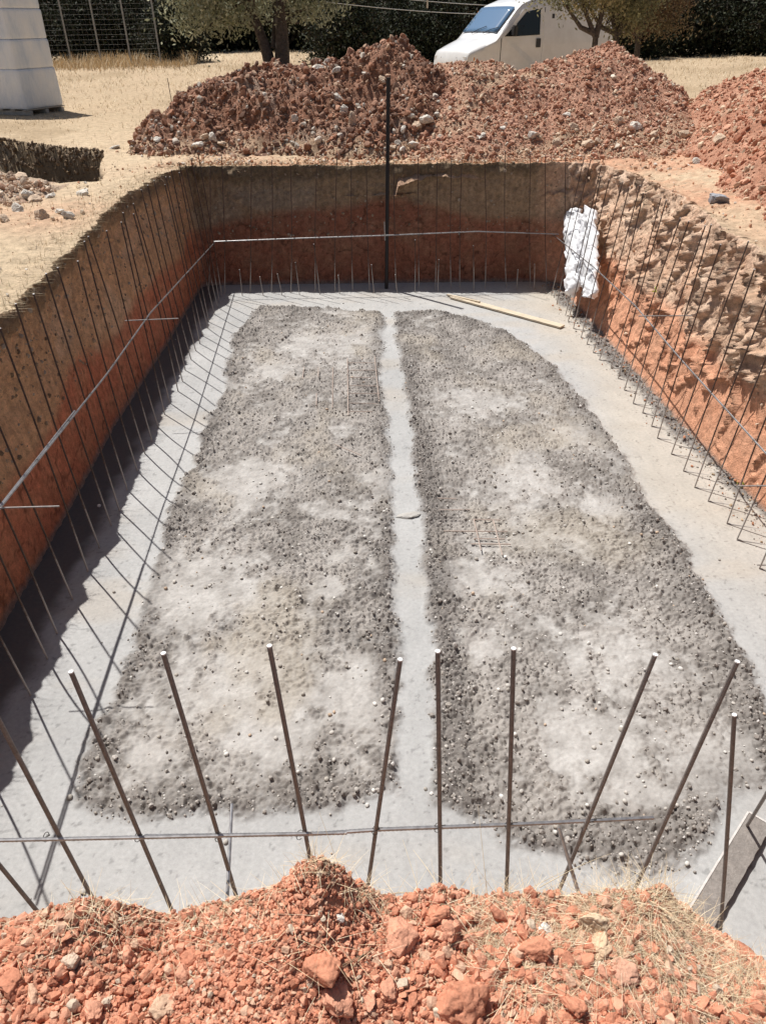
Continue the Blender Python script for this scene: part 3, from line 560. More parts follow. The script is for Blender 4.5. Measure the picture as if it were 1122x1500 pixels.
# fine crumbs
x, y, z = bank_pts(42000); st = np.interp(x, [-2, -.85, -.6, -.5, -.3, -.2, .25, .5, .9, 2], [.4, .4, .5, .6, .9, 1, 1, .8, .35, .3]); ok = rg_.uniform(0, 1, len(x)) < st; x, y, z = x[ok], y[ok], z[ok]; k = len(x)
r = .0028+.0065*rg_.uniform(0, 1, k)**2; o = scatter('earth_crumbs', np.stack([x, y, z+r*.3], -1), r, palette(k, RED, [4, 4, 3, 2, .4], rg_), R0, M['clod'])
tag(o, 'fine red crumbs of clay covering the near bank', 'earth crumbs', kind='stuff')
# small clods
N = 8500; x, y, z = bank_pts(N); st = np.interp(x, [-2, -.6, -.3, 0, .1, .55, .9, 2], [.9, .9, .85, .8, 1, 1, .5, .4])*np.where((y > .82) & (np.abs(x+.14) > .14), .35, 1); ok = rg_.uniform(0, 1, N) < st; x, y, z = x[ok], y[ok], z[ok]; k = len(x)
r = .0055+.010*rg_.uniform(0, 1, k)**2.4; r *= np.interp(x, [-.6, -.3, -.05, .1, .6], [1, .75, .6, 1.15, 1.1]); o = scatter('small_clods', np.stack([x, y, z+r*.35], -1), r, palette(k, RED, [4, 4, 3, 1.6, .3], rg_, .1), R2[:8]+R1[:8], M['clod'], False)
tag(o, 'hand sized and smaller red clods covering the near bank', 'clods', kind='stuff')
# the large clods, one by one
placed = []
BIG = [(478, 1428, 38, RED[0], 'largest rounded red clod, left of the middle at the foot of the peak'), (490, 1468, 30, RED[1], 'red clod just below the largest rounded one'), (672, 1470, 40, RED[0], 'big pitted red clod at the bottom edge right of the middle'),
       (592, 1376, 26, RED[1], 'round red clod with a flat top at the middle of the bank'), (640, 1347, 20, RED[0], 'upright oblong red clod near the crest at the middle'), (660, 1368, 24, RED[1], 'long oblong red clod leaning beside the upright one'), (880, 1385, 26, (.66, .47, .31), 'tan wedge shaped stone right of the middle'),
       (868, 1355, 22, (.66, .50, .34), 'tan flat stone above the wedge shaped one'), (912, 1428, 22, (.64, .36, .25), 'pale pink round clod in straw on the right'), (796, 1367, 11, (.82, .80, .75), 'small white pebble on the red clods right of the middle'), (779, 1397, 24, RED[0], 'smooth wide red clod below the white pebble'), (280, 1407, 17, RED[2], 'dark red angular clod left of the peak'),
       (272, 1432, 15, RED[1], 'small brick red clod under the dark angular one'), (238, 1480, 22, (.62, .42, .29), 'tan blocky stone at the bottom left'), (108, 1412, 17, (.66, .50, .38), 'pale tan stone in the crumbs at the left'), (22, 1442, 22, RED[2], 'dark red clod at the left edge'), (497, 1347, 9, (.80, .74, .66), 'small cream pebble on the flank of the peak'), (1010, 1420, 13, (.60, .48, .38), 'greyish tan stone in the straw at the right'), (838, 1475, 22, RED[0], 'squarish red clod at the bottom edge on the right'), (140, 1490, 20, RED[1], 'round red clod cut by the bottom edge at the left')]
def bank_on(px_, py2): return march(px_, py2, .35, .95, 300, bank) or tuple(gp(px_, py2, 1.7))
for i, (a, b, rp, c, lab) in enumerate(BIG):
    X_, Y_, Z_ = bank_on(a, b); r = .85*rp*math.sqrt(X_**2+Y_**2+(HC-Z_)**2)/F
    nm = 'stone' if 'stone' in lab else 'pebble' if 'pebble' in lab else 'clod'
    stone(nm, X_, Y_, Z_, r, i, c, lab, nm, mat=M['clod'], scale=(1.1, .95, .85), sink=.35); placed.append((X_, Y_, r))
cnt = 0; tries = 0
while cnt < 270 and tries < 20000:
    tries += 1; px_, py2 = random.uniform(-20, 1140), random.uniform(1320, 1510)
    if px_ > 700 and random.random() < .5*(px_-700)/400+.25*(py2 < 1370): continue
    if 340 < px_ < 470 and random.random() < .7: continue
    u = random.random(); rp = 6+12*u**3.2
    if px_ < 520: rp *= .8
    try: X_, Y_, Z_ = bank_on(px_, py2)
    except Exception: continue
    if (Y_ > .83 and abs(X_+.14) > .1) or abs(float(bank(np.array([X_]), np.array([Y_]))[0])-Z_) > .02: continue
    r = rp*math.sqrt(X_**2+Y_**2+(HC-Z_)**2)/F
    if any((X_-a)**2+(Y_-b)**2 < (.8*(r+c))**2 for a, b, c in placed): continue
    placed.append((X_, Y_, r)); cnt += 1
    stone('clod', X_, Y_, Z_, r, random.randrange(14), random.choice(RED[:4]), 'loose red clay clod among many like it on the near bank', 'clod', 'red clay clods on the near bank', mat=M['clod'], scale=(random.choice((.85, 1., 1.15)), random.choice((.85, 1.)), random.choice((.7, .85, 1.))), sink=.35, fine=False)
print('clods', cnt)

print('T', round(time.time()-_T0, 1))
# ------------------------------------------------------------------ straw and grass
def blades(name, base, length, lean, width, cols, seed, segs=3, droop=.5):
    rg = np.random.default_rng(seed); n = len(base); az = rg.uniform(0, 2*math.pi, n); dirh = np.stack([np.cos(az), np.sin(az), 0*az], -1)
    if lean.ndim == 2: dirh = lean/np.maximum(np.linalg.norm(lean, axis=1), 1e-6)[:, None]; ln = np.linalg.norm(lean, axis=1)
    else: ln = lean
    side = np.stack([-dirh[:, 1], dirh[:, 0], 0*az], -1); V = []
    for k in range(segs+1):
        t = k/segs; c = base+dirh*(length*ln*(t+droop*t*t))[:, None]+np.array([0, 0, 1.])*(length*np.sqrt(np.clip(1-ln*ln, .02, 1))*(t-droop*ln*t*t))[:, None]
        wv = side*(width*(1-.75*t))[:, None]; V += [c-wv, c+wv]
    V = np.stack(V, 1).reshape(-1, 3); m_ = 2*(segs+1)
    q = np.array([[2*k, 2*k+1, 2*k+3, 2*k+2] for k in range(segs)]); Fq = (q[None]+(np.arange(n)*m_)[:, None, None]).reshape(-1, 4)
    return link(name, mesh_np(name, V, Fq, np.repeat(cols, m_, 0), True, M['straw']))
STRAW = [(.62, .48, .31), (.50, .375, .24), (.74, .62, .44), (.34, .25, .16)]
def straw_cluster(spec, seed):
    B, L, W, Ln = [], [], [], []
    rg = np.random.default_rng(seed)
    for (px_, py2, sp, n, l0, l1, flat) in spec:
        for k in range(int(n*(2.2 if px_ > 680 else 1.6))):
            X_, Y_, _ = bank_on(px_, py2) if k == 0 else (X0, Y0, 0)
            if k == 0: X0, Y0 = X_, Y_
            x = X0+rg.normal()*sp; y = Y0+rg.normal()*sp*.6; y = min(y, .885)
            B.append((x, y, float(bank(np.array([x]), np.array([y]))[0])+.004)); L.append(rg.uniform(l0, l1)*.62); Ln.append(np.clip(flat+.14+rg.normal()*.1, .05, .995)); W.append(rg.uniform(.0003, .00075))
    return np.array(B), np.array(L), np.array(Ln), np.array(W)
B, L, Ln, W = straw_cluster([(455, 1262, .025, 90, .03, .09, .5), (130, 1335, .05, 80, .03, .10, .75), (190, 1345, .05, 70, .03, .1, .85), (400, 1300, .03, 60, .02, .07, .8), (520, 1310, .03, 60, .03, .1, .7), (300, 1340, .05, 90, .03, .09, .9), (700, 1345, .05, 110, .03, .1, .85), (760, 1335, .06, 140, .03, .12, .85),
    (900, 1330, .05, 130, .04, .11, .8), (955, 1325, .05, 120, .04, .12, .7), (985, 1350, .05, 220, .04, .11, .75), (870, 1350, .06, 140, .03, .12, .9), (950, 1400, .07, 210, .03, .12, .92), (1040, 1420, .07, 220, .03, .1, .92), (850, 1420, .07, 150, .04, .14, .93), (780, 1430, .05, 100, .05, .14, .93), (720, 1410, .05, 80, .04, .12, .93), (1000, 1480, .09, 190, .03, .1, .92), (1090, 1450, .06, 160, .03, .1, .9), (60, 1370, .07, 70, .02, .07, .9), (560, 1330, .04, 50, .03, .09, .8), (480, 1400, .05, 40, .04, .12, .9), (250, 1400, .15, 60, .03, .08, .93), (640, 1430, .12, 50, .03, .1, .93)], 3)
o = blades('straw', B, L, Ln, W, palette(len(B), STRAW, [4, 3, 3, 1.5], rg_), 4); tag(o, 'dry straw and dead grass lying on the near bank of red clods', 'straw', kind='stuff')
def long_straw(pts, lab, r=.0009, grp=None):
    mb = MB(); mb.tube([Vector(p) for p in pts], [r*(1-.6*i/(len(pts)-1)) for i in range(len(pts))], 5); o = mb.build('grass_stem', M['stem']); return tag(o, lab, 'grass stem', grp)
M['stem'] = earth('stem', 30, 200, .85, 1.15, .0005, .0005, .7, False, (.68, .57, .38))
def arc(a, b, Ya, Yb, sag, n=9):
    A_, B_ = Vector(py(*a, Ya)), Vector(py(*b, Yb)); return [A_.lerp(B_, k/(n-1))+Vector((0, 0, sag*math.sin(math.pi*k/(n-1)))) for k in range(n)]
for a, b, Ya, Yb, sg, lab in [((540, 1400), (468, 1190), .80, .98, .01, 'tall dry stem rising from the flank of the peak'), ((560, 1310), (715, 1348), .86, .9, .05, 'dry stem arching low over the middle of the bank'), ((640, 1400), (590, 1230), .78, .98, .01, 'dry stem standing before the central strip'),
    ((655, 1320), (605, 1245), .86, .98, .01, 'short dry stem leaning left at the middle'), ((790, 1300), (895, 1250), .86, 1.02, .01, 'dry stem leaning right over the slab'), ((740, 1325), (830, 1275), .86, .95, .01, 'thin dry stem right of the middle bar'), ((300, 1345), (95, 1300), .86, .93, -.02, 'dark stem lying along the crest on the left'),
    ((900, 1305), (975, 1285), .86, .92, .01, 'dry stem on the right straw tuft'), ((960, 1300), (905, 1268), .86, .93, .01, 'dry stem curling left from the right straw tuft'), ((720, 1375), (700, 1180), .82, 1.0, .0, 'thin upright stem at the middle right'), ((30, 1440), (60, 1380), .72, .8, .0, 'dry stem bent at the left edge'), ((60, 1380), (110, 1420), .8, .75, .0, 'dry stem fallen to the right at the left edge')]:
    long_straw(arc(a, b, Ya, Yb, sg), lab)
# grass along the rim and over the field
k_ = 9000; i_ = rg_.integers(0, NS, k_); of = np.abs(rg_.normal(0, .16, k_)); i_ = i_[(top[i_, 0] < 2.4) & (top[i_, 1] > 1.4)]; of = of[:len(i_)]
Bp = rows[WL-1][i_].copy(); Bp[:, :2] += nor[i_]*of[:, None]*1.0; m_ = of > .05; Bp[m_, 2] = GZ(Bp[m_, 0], Bp[m_, 1])-.01
inw = -nor[i_]*rg_.uniform(.2, .95, len(i_))[:, None]; lean = np.concatenate([inw, np.zeros((len(i_), 1))], 1)+np.concatenate([rg_.normal(0, .25, (len(i_), 2)), np.zeros((len(i_), 1))], 1)
nn = np.linalg.norm(lean, axis=1); lean *= (np.clip(nn, .1, .95)/nn)[:, None]
o = blades('dry_grass', Bp, rg_.uniform(.03, .11, len(i_)), lean, rg_.uniform(.0012, .0028, len(i_)), palette(len(i_), [(.42, .34, .21), (.30, .24, .15), (.55, .45, .30)], [4, 3, 2], rg_), 14, droop=.9)
tag(o, 'dead grass hanging over the rim of the pit', 'grass', kind='stuff')
N = 52000; Yg = 5+45*rg_.uniform(0, 1, N)**1.0; Xg = rg_.uniform(-.62, .62, N)*Yg; dd = polydist(Xg, Yg, TOPPOLY); zs = GZ(Xg, Yg); sf = surf(Xg, Yg); ok = (dd < -.1) & (sf < zs+.02) & ~((Xg > 3) & (Yg < 13)) & (rg_.uniform(0, 1, N) < .3+.7*(fbm(Xg*.8, Yg*.8, 0, 3, 601) > -.1)); Xg, Yg, zs = Xg[ok], Yg[ok], zs[ok]; n = len(Xg)
ht = (.025+.07*rg_.uniform(0, 1, n))*(1+1.2*sstep(14, 40, Yg)); wd = .0016*(1+Yg/8.)
o = blades('dry_grass', np.stack([Xg, Yg, zs], -1), ht, np.clip(rg_.normal(.5, .2, n), .05, .95), wd, palette(n, [(.60, .47, .30), (.46, .35, .21), (.74, .63, .44), (.36, .27, .17)], [4, 3, 3, 1], rg_, .1), 15, 2)
tag(o, 'short dry straw coloured grass over the field', 'grass', kind='stuff')
N = 9000; Xg = rg_.uniform(-24, -7, N)*1.; Yg = 38+rg_.normal(0, 1.4, N); o = blades('tall_grass', np.stack([Xg, Yg, GZ(Xg, Yg)], -1), rg_.uniform(.15, .65, N)*np.where(fbm(Xg*.6, Yg*.2, 0, 2, 77) > -.1, 1, .5), np.clip(rg_.normal(.3, .15, N), .02, .9), np.full(N, .012), palette(N, [(.60, .46, .28), (.50, .37, .22), (.66, .54, .36)], [4, 3, 2], rg_), 16)
tag(o, 'tall dry grass growing along the foot of the wire fence', 'grass', kind='stuff')

print('T', round(time.time()-_T0, 1))
# ------------------------------------------------------------------ steel bars
def wob(a, b, n, w_):
    A_, B_ = Vector(a), Vector(b); o1, o2 = random.uniform(-w_, w_), random.uniform(-w_, w_)
    return [A_.lerp(B_, k/(n-1))+Vector((o1*math.sin(math.pi*k/(n-1)), o2*math.sin(math.pi*k/(n-1)), 0)) for k in range(n)]
def rebar(base, topp, r, label, group, foot=None, mat='rebar', w_=.018):
    random.seed(hash((round(base[0], 3), round(base[1], 3)))) if 0 else None
    t = empty('rebar', (base[0], base[1], 0)); tag(t, label, 'steel bar', group); o0 = Vector((base[0], base[1], 0))
    pts = wob(base, topp, 8, w_); mb = MB()
    if foot is not None: pts = [Vector(foot), Vector(foot).lerp(Vector(base), .5), Vector(base).lerp(Vector(foot), .06)]+pts
    mb.tube([p-o0 for p in pts], r, 7); b = mb.build('shaft', M[mat], t, True)
    m2 = MB(); dv = (pts[-1]-pts[-2]).normalized(); m2.tube([pts[-1]-o0, pts[-1]+dv*.004-o0], r*1.03, 7); m2.build('cut_end', M['tip'], t)
    return t
c6 = lambda x, y: (x/2.805, 500+y/2.805)
LB = [c6(*p) for p in [(675, 300), (650, 355), (625, 412), (597, 462), (562, 533), (520, 612), (490, 697), (468, 757), (435, 848), (375, 945), (330, 1060), (270, 1200), (210, 1305)]]
LYs = [gp(*p)[1] for p in LB]; y = max(LYs)+.27
while y < 10.9: LYs.append(y); y += random.uniform(.22, .33)
y = min(LYs)-.3
while y > 1.55: LYs.append(y); y -= random.uniform(.26, .33)
for Y_ in LYs:
    xb_ = -2.04+random.uniform(-.02, .02)
    rebar((xb_, Y_, .0), (-2.16+random.uniform(-.06, .05), Y_+random.uniform(-.06, .05), 1.87+random.uniform(-.05, .06)), .0062, 'thin rusty reinforcing bar standing in the row along the shaded left side', 'bars of the left row')
c5 = lambda x, y: (780+x/3.281, 200+y/3.281); c8 = lambda x, y: (780+x/3.281, 560+y/3.281)
RB = [c5(*p) for p in [(90, 765), (115, 808), (157, 862), (170, 890), (195, 925), (232, 968), (260, 1000), (290, 1040), (320, 1075), (375, 1110), (410, 1165), (440, 1220), (482, 1285), (527, 1330)]]+[c8(*p) for p in [(570, 213), (598, 270), (665, 347), (723, 428), (777, 507), (842, 573), (932, 680), (980, 758), (1088, 897)]]
RYX = [tuple(gp(*p)[:2]) for p in RB]; y = min(q[1] for q in RYX)-.3
while y > 1.6: RYX.append((2.85, y)); y -= random.uniform(.26, .33)
for X_, Y_ in RYX:
    rebar((X_, Y_, .005), (X_+random.uniform(.14, .24), Y_+random.uniform(-.08, .06), 1.80+random.uniform(-.06, .06)), .0058, 'thin rusty reinforcing bar standing in the row along the sunlit right side', 'bars of the right row', foot=(X_+.22, Y_-.08, -.004) if Y_ < 9.6 else None)
for k, cxp in enumerate([10, 57, 130, 193, 250, 327, 385, 432, 480, 557, 630, 680, 722, 748, 820, 883, 955, 1005, 1060]):
    X_ = py(300+cxp/2.004, 425, 10.95)[0]; X2 = py(300+cxp/2.004, 235, 10.98)[0]
    rebar((X_+random.uniform(-.02, .02), 10.95+random.uniform(-.03, .03), 0), (X2+random.uniform(-.03, .03), 11.0+random.uniform(-.04, .04), 1.76+random.uniform(-.06, .08)), .0058, 'thin rusty reinforcing bar standing in the row along the back wall', 'bars of the back row')
for k, cxp in enumerate([108, 170, 225, 277, 337, 395, 497, 565, 617, 685, 790, 915, 967]):
    X_ = py(300+cxp/2.004, 425, 10.8)[0]
    rebar((X_, 10.83, 0), (X_-random.uniform(.0, .05), 10.84, random.uniform(.25, .75)), .006, 'short starter bar standing in front of the taller ones by the back wall', 'short bars by the back wall', w_=.004)
FB = [((105, 985), (240, 1330), 'bar with a bright cut end, leftmost in full view in the near row'), ((240, 958), (338, 1315), 'second bar from the left in the near row'), ((395, 947), (455, 1290), 'third near bar, standing behind the peak of the clay bank'), ((586, 967), (540, 1310), 'near bar crossing the central strip and leaning right at the top'), ((641, 955), (646, 1310), 'upright near bar at the right edge of the central strip'),
      ((752, 951), (744, 1305), 'upright near bar right of the middle'), ((959, 960), (826, 1312), 'near bar leaning far right, crossing behind the short shiny one'), ((1079, 970), (950, 1290), 'rusty near bar leaning right beyond the end of the long horizontal bar'), ((1075, 1048), (1060, 1365), 'lower upright near bar in front of the grey caked board'),
      ((-30, 1000), (118, 1312), 'near bar entering from the left edge'), ((-130, 1110), (38, 1345), 'lowest near bar at the left corner')]
for a, b, lab in FB:
    T_ = py(*a, 1.5); Bm = py(*b, 1.42); dv = (T_-Bm); Bs = T_-dv*(T_[2]/dv[2]); Bs[1] = np.clip(Bs[1], 1.3, 1.55); Bs = Bs*1.; s0 = (Bs[0]-T_[0])
    rebar((Bs[0], 1.44, 0), tuple(T_), .0074, lab, 'bars of the near row', mat='frontbar', w_=.003)

_b = gp(1092, 1212); _t = gp(1222, 985, 1.8); rebar((_b[0], _b[1], 0), tuple(_t), .0075, 'bar cut by the right edge, rising from behind the caked board', 'bars of the near row', mat='frontbar')
def rail(name, pts, r, label, ribs=False, ties=(), cat='steel bar', mat='steel'):
    o0 = Vector(pts[0]); t = empty(name, o0); tag(t, label, cat); P = [Vector(p) for p in pts]; D = []
    for a, b in zip(P, P[1:]):
        n_ = max(2, int((b-a).length/(.007 if ribs else .12)))
        D += [a.lerp(b, k/n_) for k in range(n_)]
    D.append(P[-1]); mb = MB(); rr = [r*(1.14 if (ribs and k % 2) else .92 if ribs else 1) for k in range(len(D))]
    mb.tube([p-o0 for p in D], rr, 8); mb.build('bar', M[mat], t, True)
    for q in ties:
        m2 = MB(); q = Vector(q)-o0
        for s in (-1, 1):
            m2.tube([q+Vector((.012*s*math.cos(a)-.004, .010*math.sin(a)*s, .014*math.sin(a+.6*s))) for a in np.linspace(0, 5.2, 9)], .0014, 4)
        m2.tube([q+Vector((0, 0, .01)), q+Vector((.02, -.012, .03))], .0014, 4)
        m2.build('wire_tie', M['wire'], t)
    return t
pr = lambda x, y, X_: (lambda d: (X_, d[1]*X_/d[0], HC+d[2]*X_/d[0]))(ray(x, y))
LR = [tuple(pr(-160, 935, -1.97)), tuple(pr(0, 745, -2.0)), tuple(pr(157, 548, -2.04)), tuple(pr(221, 458, -2.06)), tuple(pr(315, 355, -2.12))]
def rail_at(L, Y): return (np.interp(Y, [p[1] for p in L], [p[0] for p in L]), Y, np.interp(Y, [p[1] for p in L], [p[2] for p in L]))
# the ties sit where the uprights cross
rail('horizontal_rebar', [LR[i] for i in range(5)], .0064, 'long grey steel bar tied along the left row of bars', ties=[rail_at(LR, y) for y in LYs[::2]])
rail('horizontal_rebar', [tuple(pr(-160, 931, -1.985)), tuple(pr(0, 742, -2.012)), tuple(pr(110, 602, -2.035))], .006, 'second grey steel bar lapped beside the long one on the left')
pr = lambda x, y, X_: (lambda d: (X_, d[1]*X_/d[0], HC+d[2]*X_/d[0]))(ray(x, y))
RR = [(2.86, 1.5, .9), tuple(pr(1122, 665, 2.82)), tuple(pr(1000, 530, 2.82)), tuple(pr(930, 448, 2.81)), tuple(pr(870, 392, 2.80)), tuple(pr(804, 339, 2.79))]
rail('horizontal_rebar', RR, .0064, 'long grey steel bar tied along the right row of bars', ties=[(np.interp(y, [p[1] for p in RR], [p[0] for p in RR]), y, np.interp(y, [p[1] for p in RR], [p[2] for p in RR])) for x_, y in RYX[::2]])
BR = [tuple(py(314, 354, 10.93)), tuple(py(440, 349, 10.93)), tuple(py(560, 345, 10.92)), tuple(py(700, 339, 10.93)), tuple(py(818, 343, 10.95))]
rail('horizontal_rebar', BR, .0075, 'long grey steel bar tied along the back row of bars', ties=[tuple(np.array(py(300+c/2.004, 349-c*.009, 10.91))) for c in (57, 130, 250, 327, 432, 630, 748, 883)])
f1 = [tuple(py(-260, 1232, 1.46)), tuple(py(0, 1231, 1.46)), tuple(py(240, 1226, 1.46)), tuple(py(508, 1220, 1.46))]
f2 = [tuple(py(212, 1225, 1.485)), tuple(py(455, 1222, 1.485)), tuple(py(560, 1215, 1.485)), tuple(py(750, 1208, 1.485)), tuple(py(957, 1198, 1.485))]
rail('horizontal_rebar', f1, .0062, 'ribbed steel bar across the near side, entering from the left', True, ties=[tuple(py(a, 1226, 1.48)) for a in (70, 204, 322)])
rail('horizontal_rebar', f2, .0066, 'ribbed steel bar across the near side, ending right of the middle', True, ties=[tuple(py(a, b, 1.48)) for a, b in ((441, 1223), (552, 1216), (643, 1212), (747, 1208), (869, 1202))])
def short(a, b, r, lab, ribs=False): return rail('short_rebar', [tuple(a), tuple(b)], r, lab, ribs, mat='dull' if r < .0061 else 'steel')
zl = lambda y: rail_at(LR, y)
q = zl(3.42); short((q[0]-.16, 3.42, q[2]+.012), (q[0]+.33, 3.42, q[2]+.012), .0048, 'short spacer bar crossing the left rail near the left edge of view')
q = zl(6.85); short((q[0]-.17, 6.85, q[2]+.02), (q[0]+.32, 6.88, q[2]+.02), .0048, 'short spacer bar crossing the left rail farther back')
a = pr(935, 463, 2.62); short(a, (a[0]+.5, a[1]-.02, a[2]-.0), .006, 'short spacer bar crossing the right rail farther back')
a = pr(1080, 712, 2.6); short(a, (a[0]+.55, a[1]-.02, a[2]), .006, 'short spacer bar crossing the right rail near the right edge')
short(py(340, 1178, 1.72), py(333, 1320, 1.36), .0062, 'short shiny bar tied across the near rail left of the peak'); short(py(818, 1212, 1.52), py(850, 1318, 1.36), .0068, 'short shiny bar tied across the near rail right of the middle', True)
short(py(564, 352, 10.86), py(563, 325, 10.86), .008, 'short white ended bar tied to the black pole')
# black pole
t = empty('pole', (.36, 11.05, 0)); tag(t, 'tall black pole standing against the back wall of the pit', 'pole')
tp = py(569, 115, 11.05); MB().tube([Vector((0, .0, -.02)), Vector((tp[0]-.36, 0, tp[2]))], .026, 14).build('shaft', M['pipe'], t, True)
MB().tube([Vector((tp[0]-.36, 0, tp[2])), Vector((tp[0]-.36, 0, tp[2]+.012))], .029, 14).build('cap', M['pipe'], t, True)

p_ = gp(600, 757); stone('mortar_lump', p_[0], p_[1], .004, .07, 3, (.42, .40, .37), 'flat pale lump of mortar across the middle of the centre strip', 'mortar lump', mat=M['slab'], scale=(1.5, .6, .25), rot=(0, 0, .1), sink=.1)
# welded mesh left bare in the slab
def mesh_sheet(o_px, label, xs, ys, hz):
    c = gp(*o_px); t = empty('rebar_mesh', (c[0], c[1], .0)); tag(t, label, 'steel mesh')
    for (a, b, u) in xs:
        p, q_ = gp(*a), gp(*b); z0 = float(slab_height(np.array([(p[0]+q_[0])/2]), np.array([(p[1]+q_[1])/2]))[0][0])
        MB().tube([Vector((p[0]-c[0], p[1]-c[1], z0+u)), Vector((q_[0]-c[0], q_[1]-c[1], z0+u))], .0048, 6).build('wire', M['meshw'], t, True)
M['meshw'] = earth('mesh_wire', 60, 200, .8, 1.2, .001, .0005, .7, False, (.42, .34, .29), .4)
c7 = lambda x, y: (400+x/2.244, 440+y/2.244)
mesh_sheet((510, 570), 'patch of bare wire mesh showing in the left half of the slab', [(c7(245, 200), c7(248, 388), .024), (c7(197, 228), c7(196, 362), .022), (c7(334, 195), c7(349, 345), .022), (c7(150, 238), c7(150, 268), .02), (c7(144, 320), c7(144, 360), .02), (c7(103, 228), c7(98, 268), .02), (c7(246, 212), c7(340, 212), .018), (c7(246, 238), c7(344, 238), .018), (c7(250, 262), c7(344, 264), .018), (c7(250, 292), c7(340, 294), .018), (c7(248, 318), c7(350, 318), .018), (c7(250, 345), c7(345, 347), .018), (c7(248, 378), c7(328, 378), .018)], None, 0)
mesh_sheet((720, 780), 'patch of bare wire mesh showing in the right half of the slab', [(c7(658, 735), c7(682, 838), .024), (c7(722, 735), c7(752, 850), .024), (c7(545, 700), c7(650, 700), .02), (c7(540, 662), c7(600, 664), .02), (c7(655, 733), c7(745, 735), .02), (c7(560, 770), c7(768, 772), .02), (c7(660, 795), c7(760, 797), .02), (c7(650, 812), c7(780, 813), .02)], None, 0)
mesh_sheet((520, 660), 'single stray wire lying on the left half of the slab', [(c7(205, 487), c7(290, 523), .026)], None, 0)
for i, (a, b) in enumerate([(c7(510, 318), c7(560, 322)), (c7(495, 345), c7(560, 352)), (c7(500, 376), c7(555, 380))]): pass

print('T', round(time.time()-_T0, 1))
# ------------------------------------------------------------------ boards
def board(name, a, b, wid, th, z0, z1, mat, label, edge=None, bow=0.):
    a = Vector((a[0], a[1], z0)); b = Vector((b[0], b[1], z1)); d = (b-a); L = d.length; t = empty(name, a); d.normalize(); t.rotation_euler = d.to_track_quat('X', 'Z').to_euler(); tag(t, label, 'board')
    mb = MB(); n_ = 24; ring = []
    for k in range(n_+1):
        x = L*k/n_; e = .0015*math.sin(k*1.7)+.001*math.sin(k*4.1); zz = bow*math.sin(math.pi*k/n_)
        ring.append([mb.bm.verts.new(v) for v in ((x, -wid/2+e, zz), (x, wid/2+e, zz), (x, wid/2+e, zz+th), (x, -wid/2+e, zz+th))])
    for A_, B_ in zip(ring, ring[1:]):
        for k in range(4): mb.bm.faces.new((A_[k], A_[(k+1) % 4], B_[(k+1) % 4], B_[k]))
    mb.bm.faces.new(ring[0][::-1]); mb.bm.faces.new(ring[-1]); bmesh.ops.bevel(mb.bm, geom=[e for e in mb.bm.edges if e.calc_face_angle(0) > 1], offset=.0015, segments=1, affect='EDGES')
    mb.build('plank', mat, t); return t, L
a, b = gp(662, 437), gp(823, 481); board('wooden_board', a, b, .115, .022, .012, .012, M['wood'], 'pale clean wooden board lying on the slab in the far right corner')
a, b = gp(655, 434), gp(702, 447); board('wooden_batten', a, b, .035, .02, .012, .036, M['wood'], 'thin batten lying on the far end of the pale board')
a, b = gp(1112, 1202, .03), gp(1022, 1355, .03)
t, L = board('caked_board', a, b, .108, .026, .012, .012, M['caked'], 'grey board caked with concrete lying in the near right corner')
MB().box((L/2, -.058, .014), (L+.004, .009, .031)).build('edge', M['cakededge'], t)  # long edge paler than the board: sunlight on that side put into its colour
MB().box((-.006, 0, .014), (.010, .110, .028)).build('sawn_end', M['cakededge'], t)
# lumps of mortar on it
V, Fc = R2[3]; 

# ------------------------------------------------------------------ white folded sheet in the corner
SLN = nrm((-1, 0, .36))                          # the sheet leans on the sloping side of the pit
def on_slope(x, y, off=0.):
    d = ray(x, y); c0 = np.array([2.70, 0, 0])+SLN*off; t = np.dot(c0-np.array([0, 0, HC]), SLN)/np.dot(d, SLN); return d*t+np.array([0, 0, HC])
def sheet_part(name, edges, mat, t, o0, seed, wr, th, off):
    nz, na = 60, 34; keys = np.linspace(0, 1, len(edges)); A_ = np.array([on_slope(a, y, off) for a, b, y in edges]); B_ = np.array([on_slope(b, y, off) for a, b, y in edges])
    zz = np.linspace(0, 1, nz); A2 = np.stack([np.interp(zz, keys, A_[:, i]) for i in range(3)], -1); B2 = np.stack([np.interp(zz, keys, B_[:, i]) for i in range(3)], -1)
    c = (A2+B2)/2; h = (B2-A2)/2; ang = np.linspace(0, 2*math.pi, na, endpoint=False); ca = np.cos(ang); sa = np.sign(np.sin(ang))*np.abs(np.sin(ang))**.8
    V = c[:, None]+h[:, None]*ca[None, :, None]+SLN*(sa[None, :, None]*th)
    w1 = fbm(V[..., 1]*7, V[..., 0]*6, V[..., 2]*7, 4, 705)*wr; w2 = np.abs(fbm(V[..., 1]*11, V[..., 0]*9+V[..., 2]*5, V[..., 2]*6, 3, seed+3))*wr*1.3
    V = V+SLN*(w1-w2)[..., None]+np.stack([0*w1, w1*.5, w1*.6], -1)-o0
    me = mesh_np(name, V.reshape(-1, 3), grid_faces(nz, na, True), None, True, mat); bm = bmesh.new(); bm.from_mesh(me)
    bm.verts.ensure_lookup_table(); bm.faces.new([bm.verts[i] for i in range(na-1, -1, -1)]); bm.faces.new([bm.verts[i] for i in range((nz-1)*na, nz*na)]); bm.to_mesh(me); bm.free()
    return link(name, me, t)
o0 = np.array(on_slope(848, 430)); t = empty('plastic_sheet', o0); tag(t, 'bulky folded white plastic sheet hanging in the far right corner of the pit', 'plastic sheet')
cz = lambda x, y: (790+x/6.818, 280+y/6.818)
def strip(pts): return [(cz(a, 0)[0], cz(b, 0)[0], cz(0, y)[1]) for a, b, y in pts]
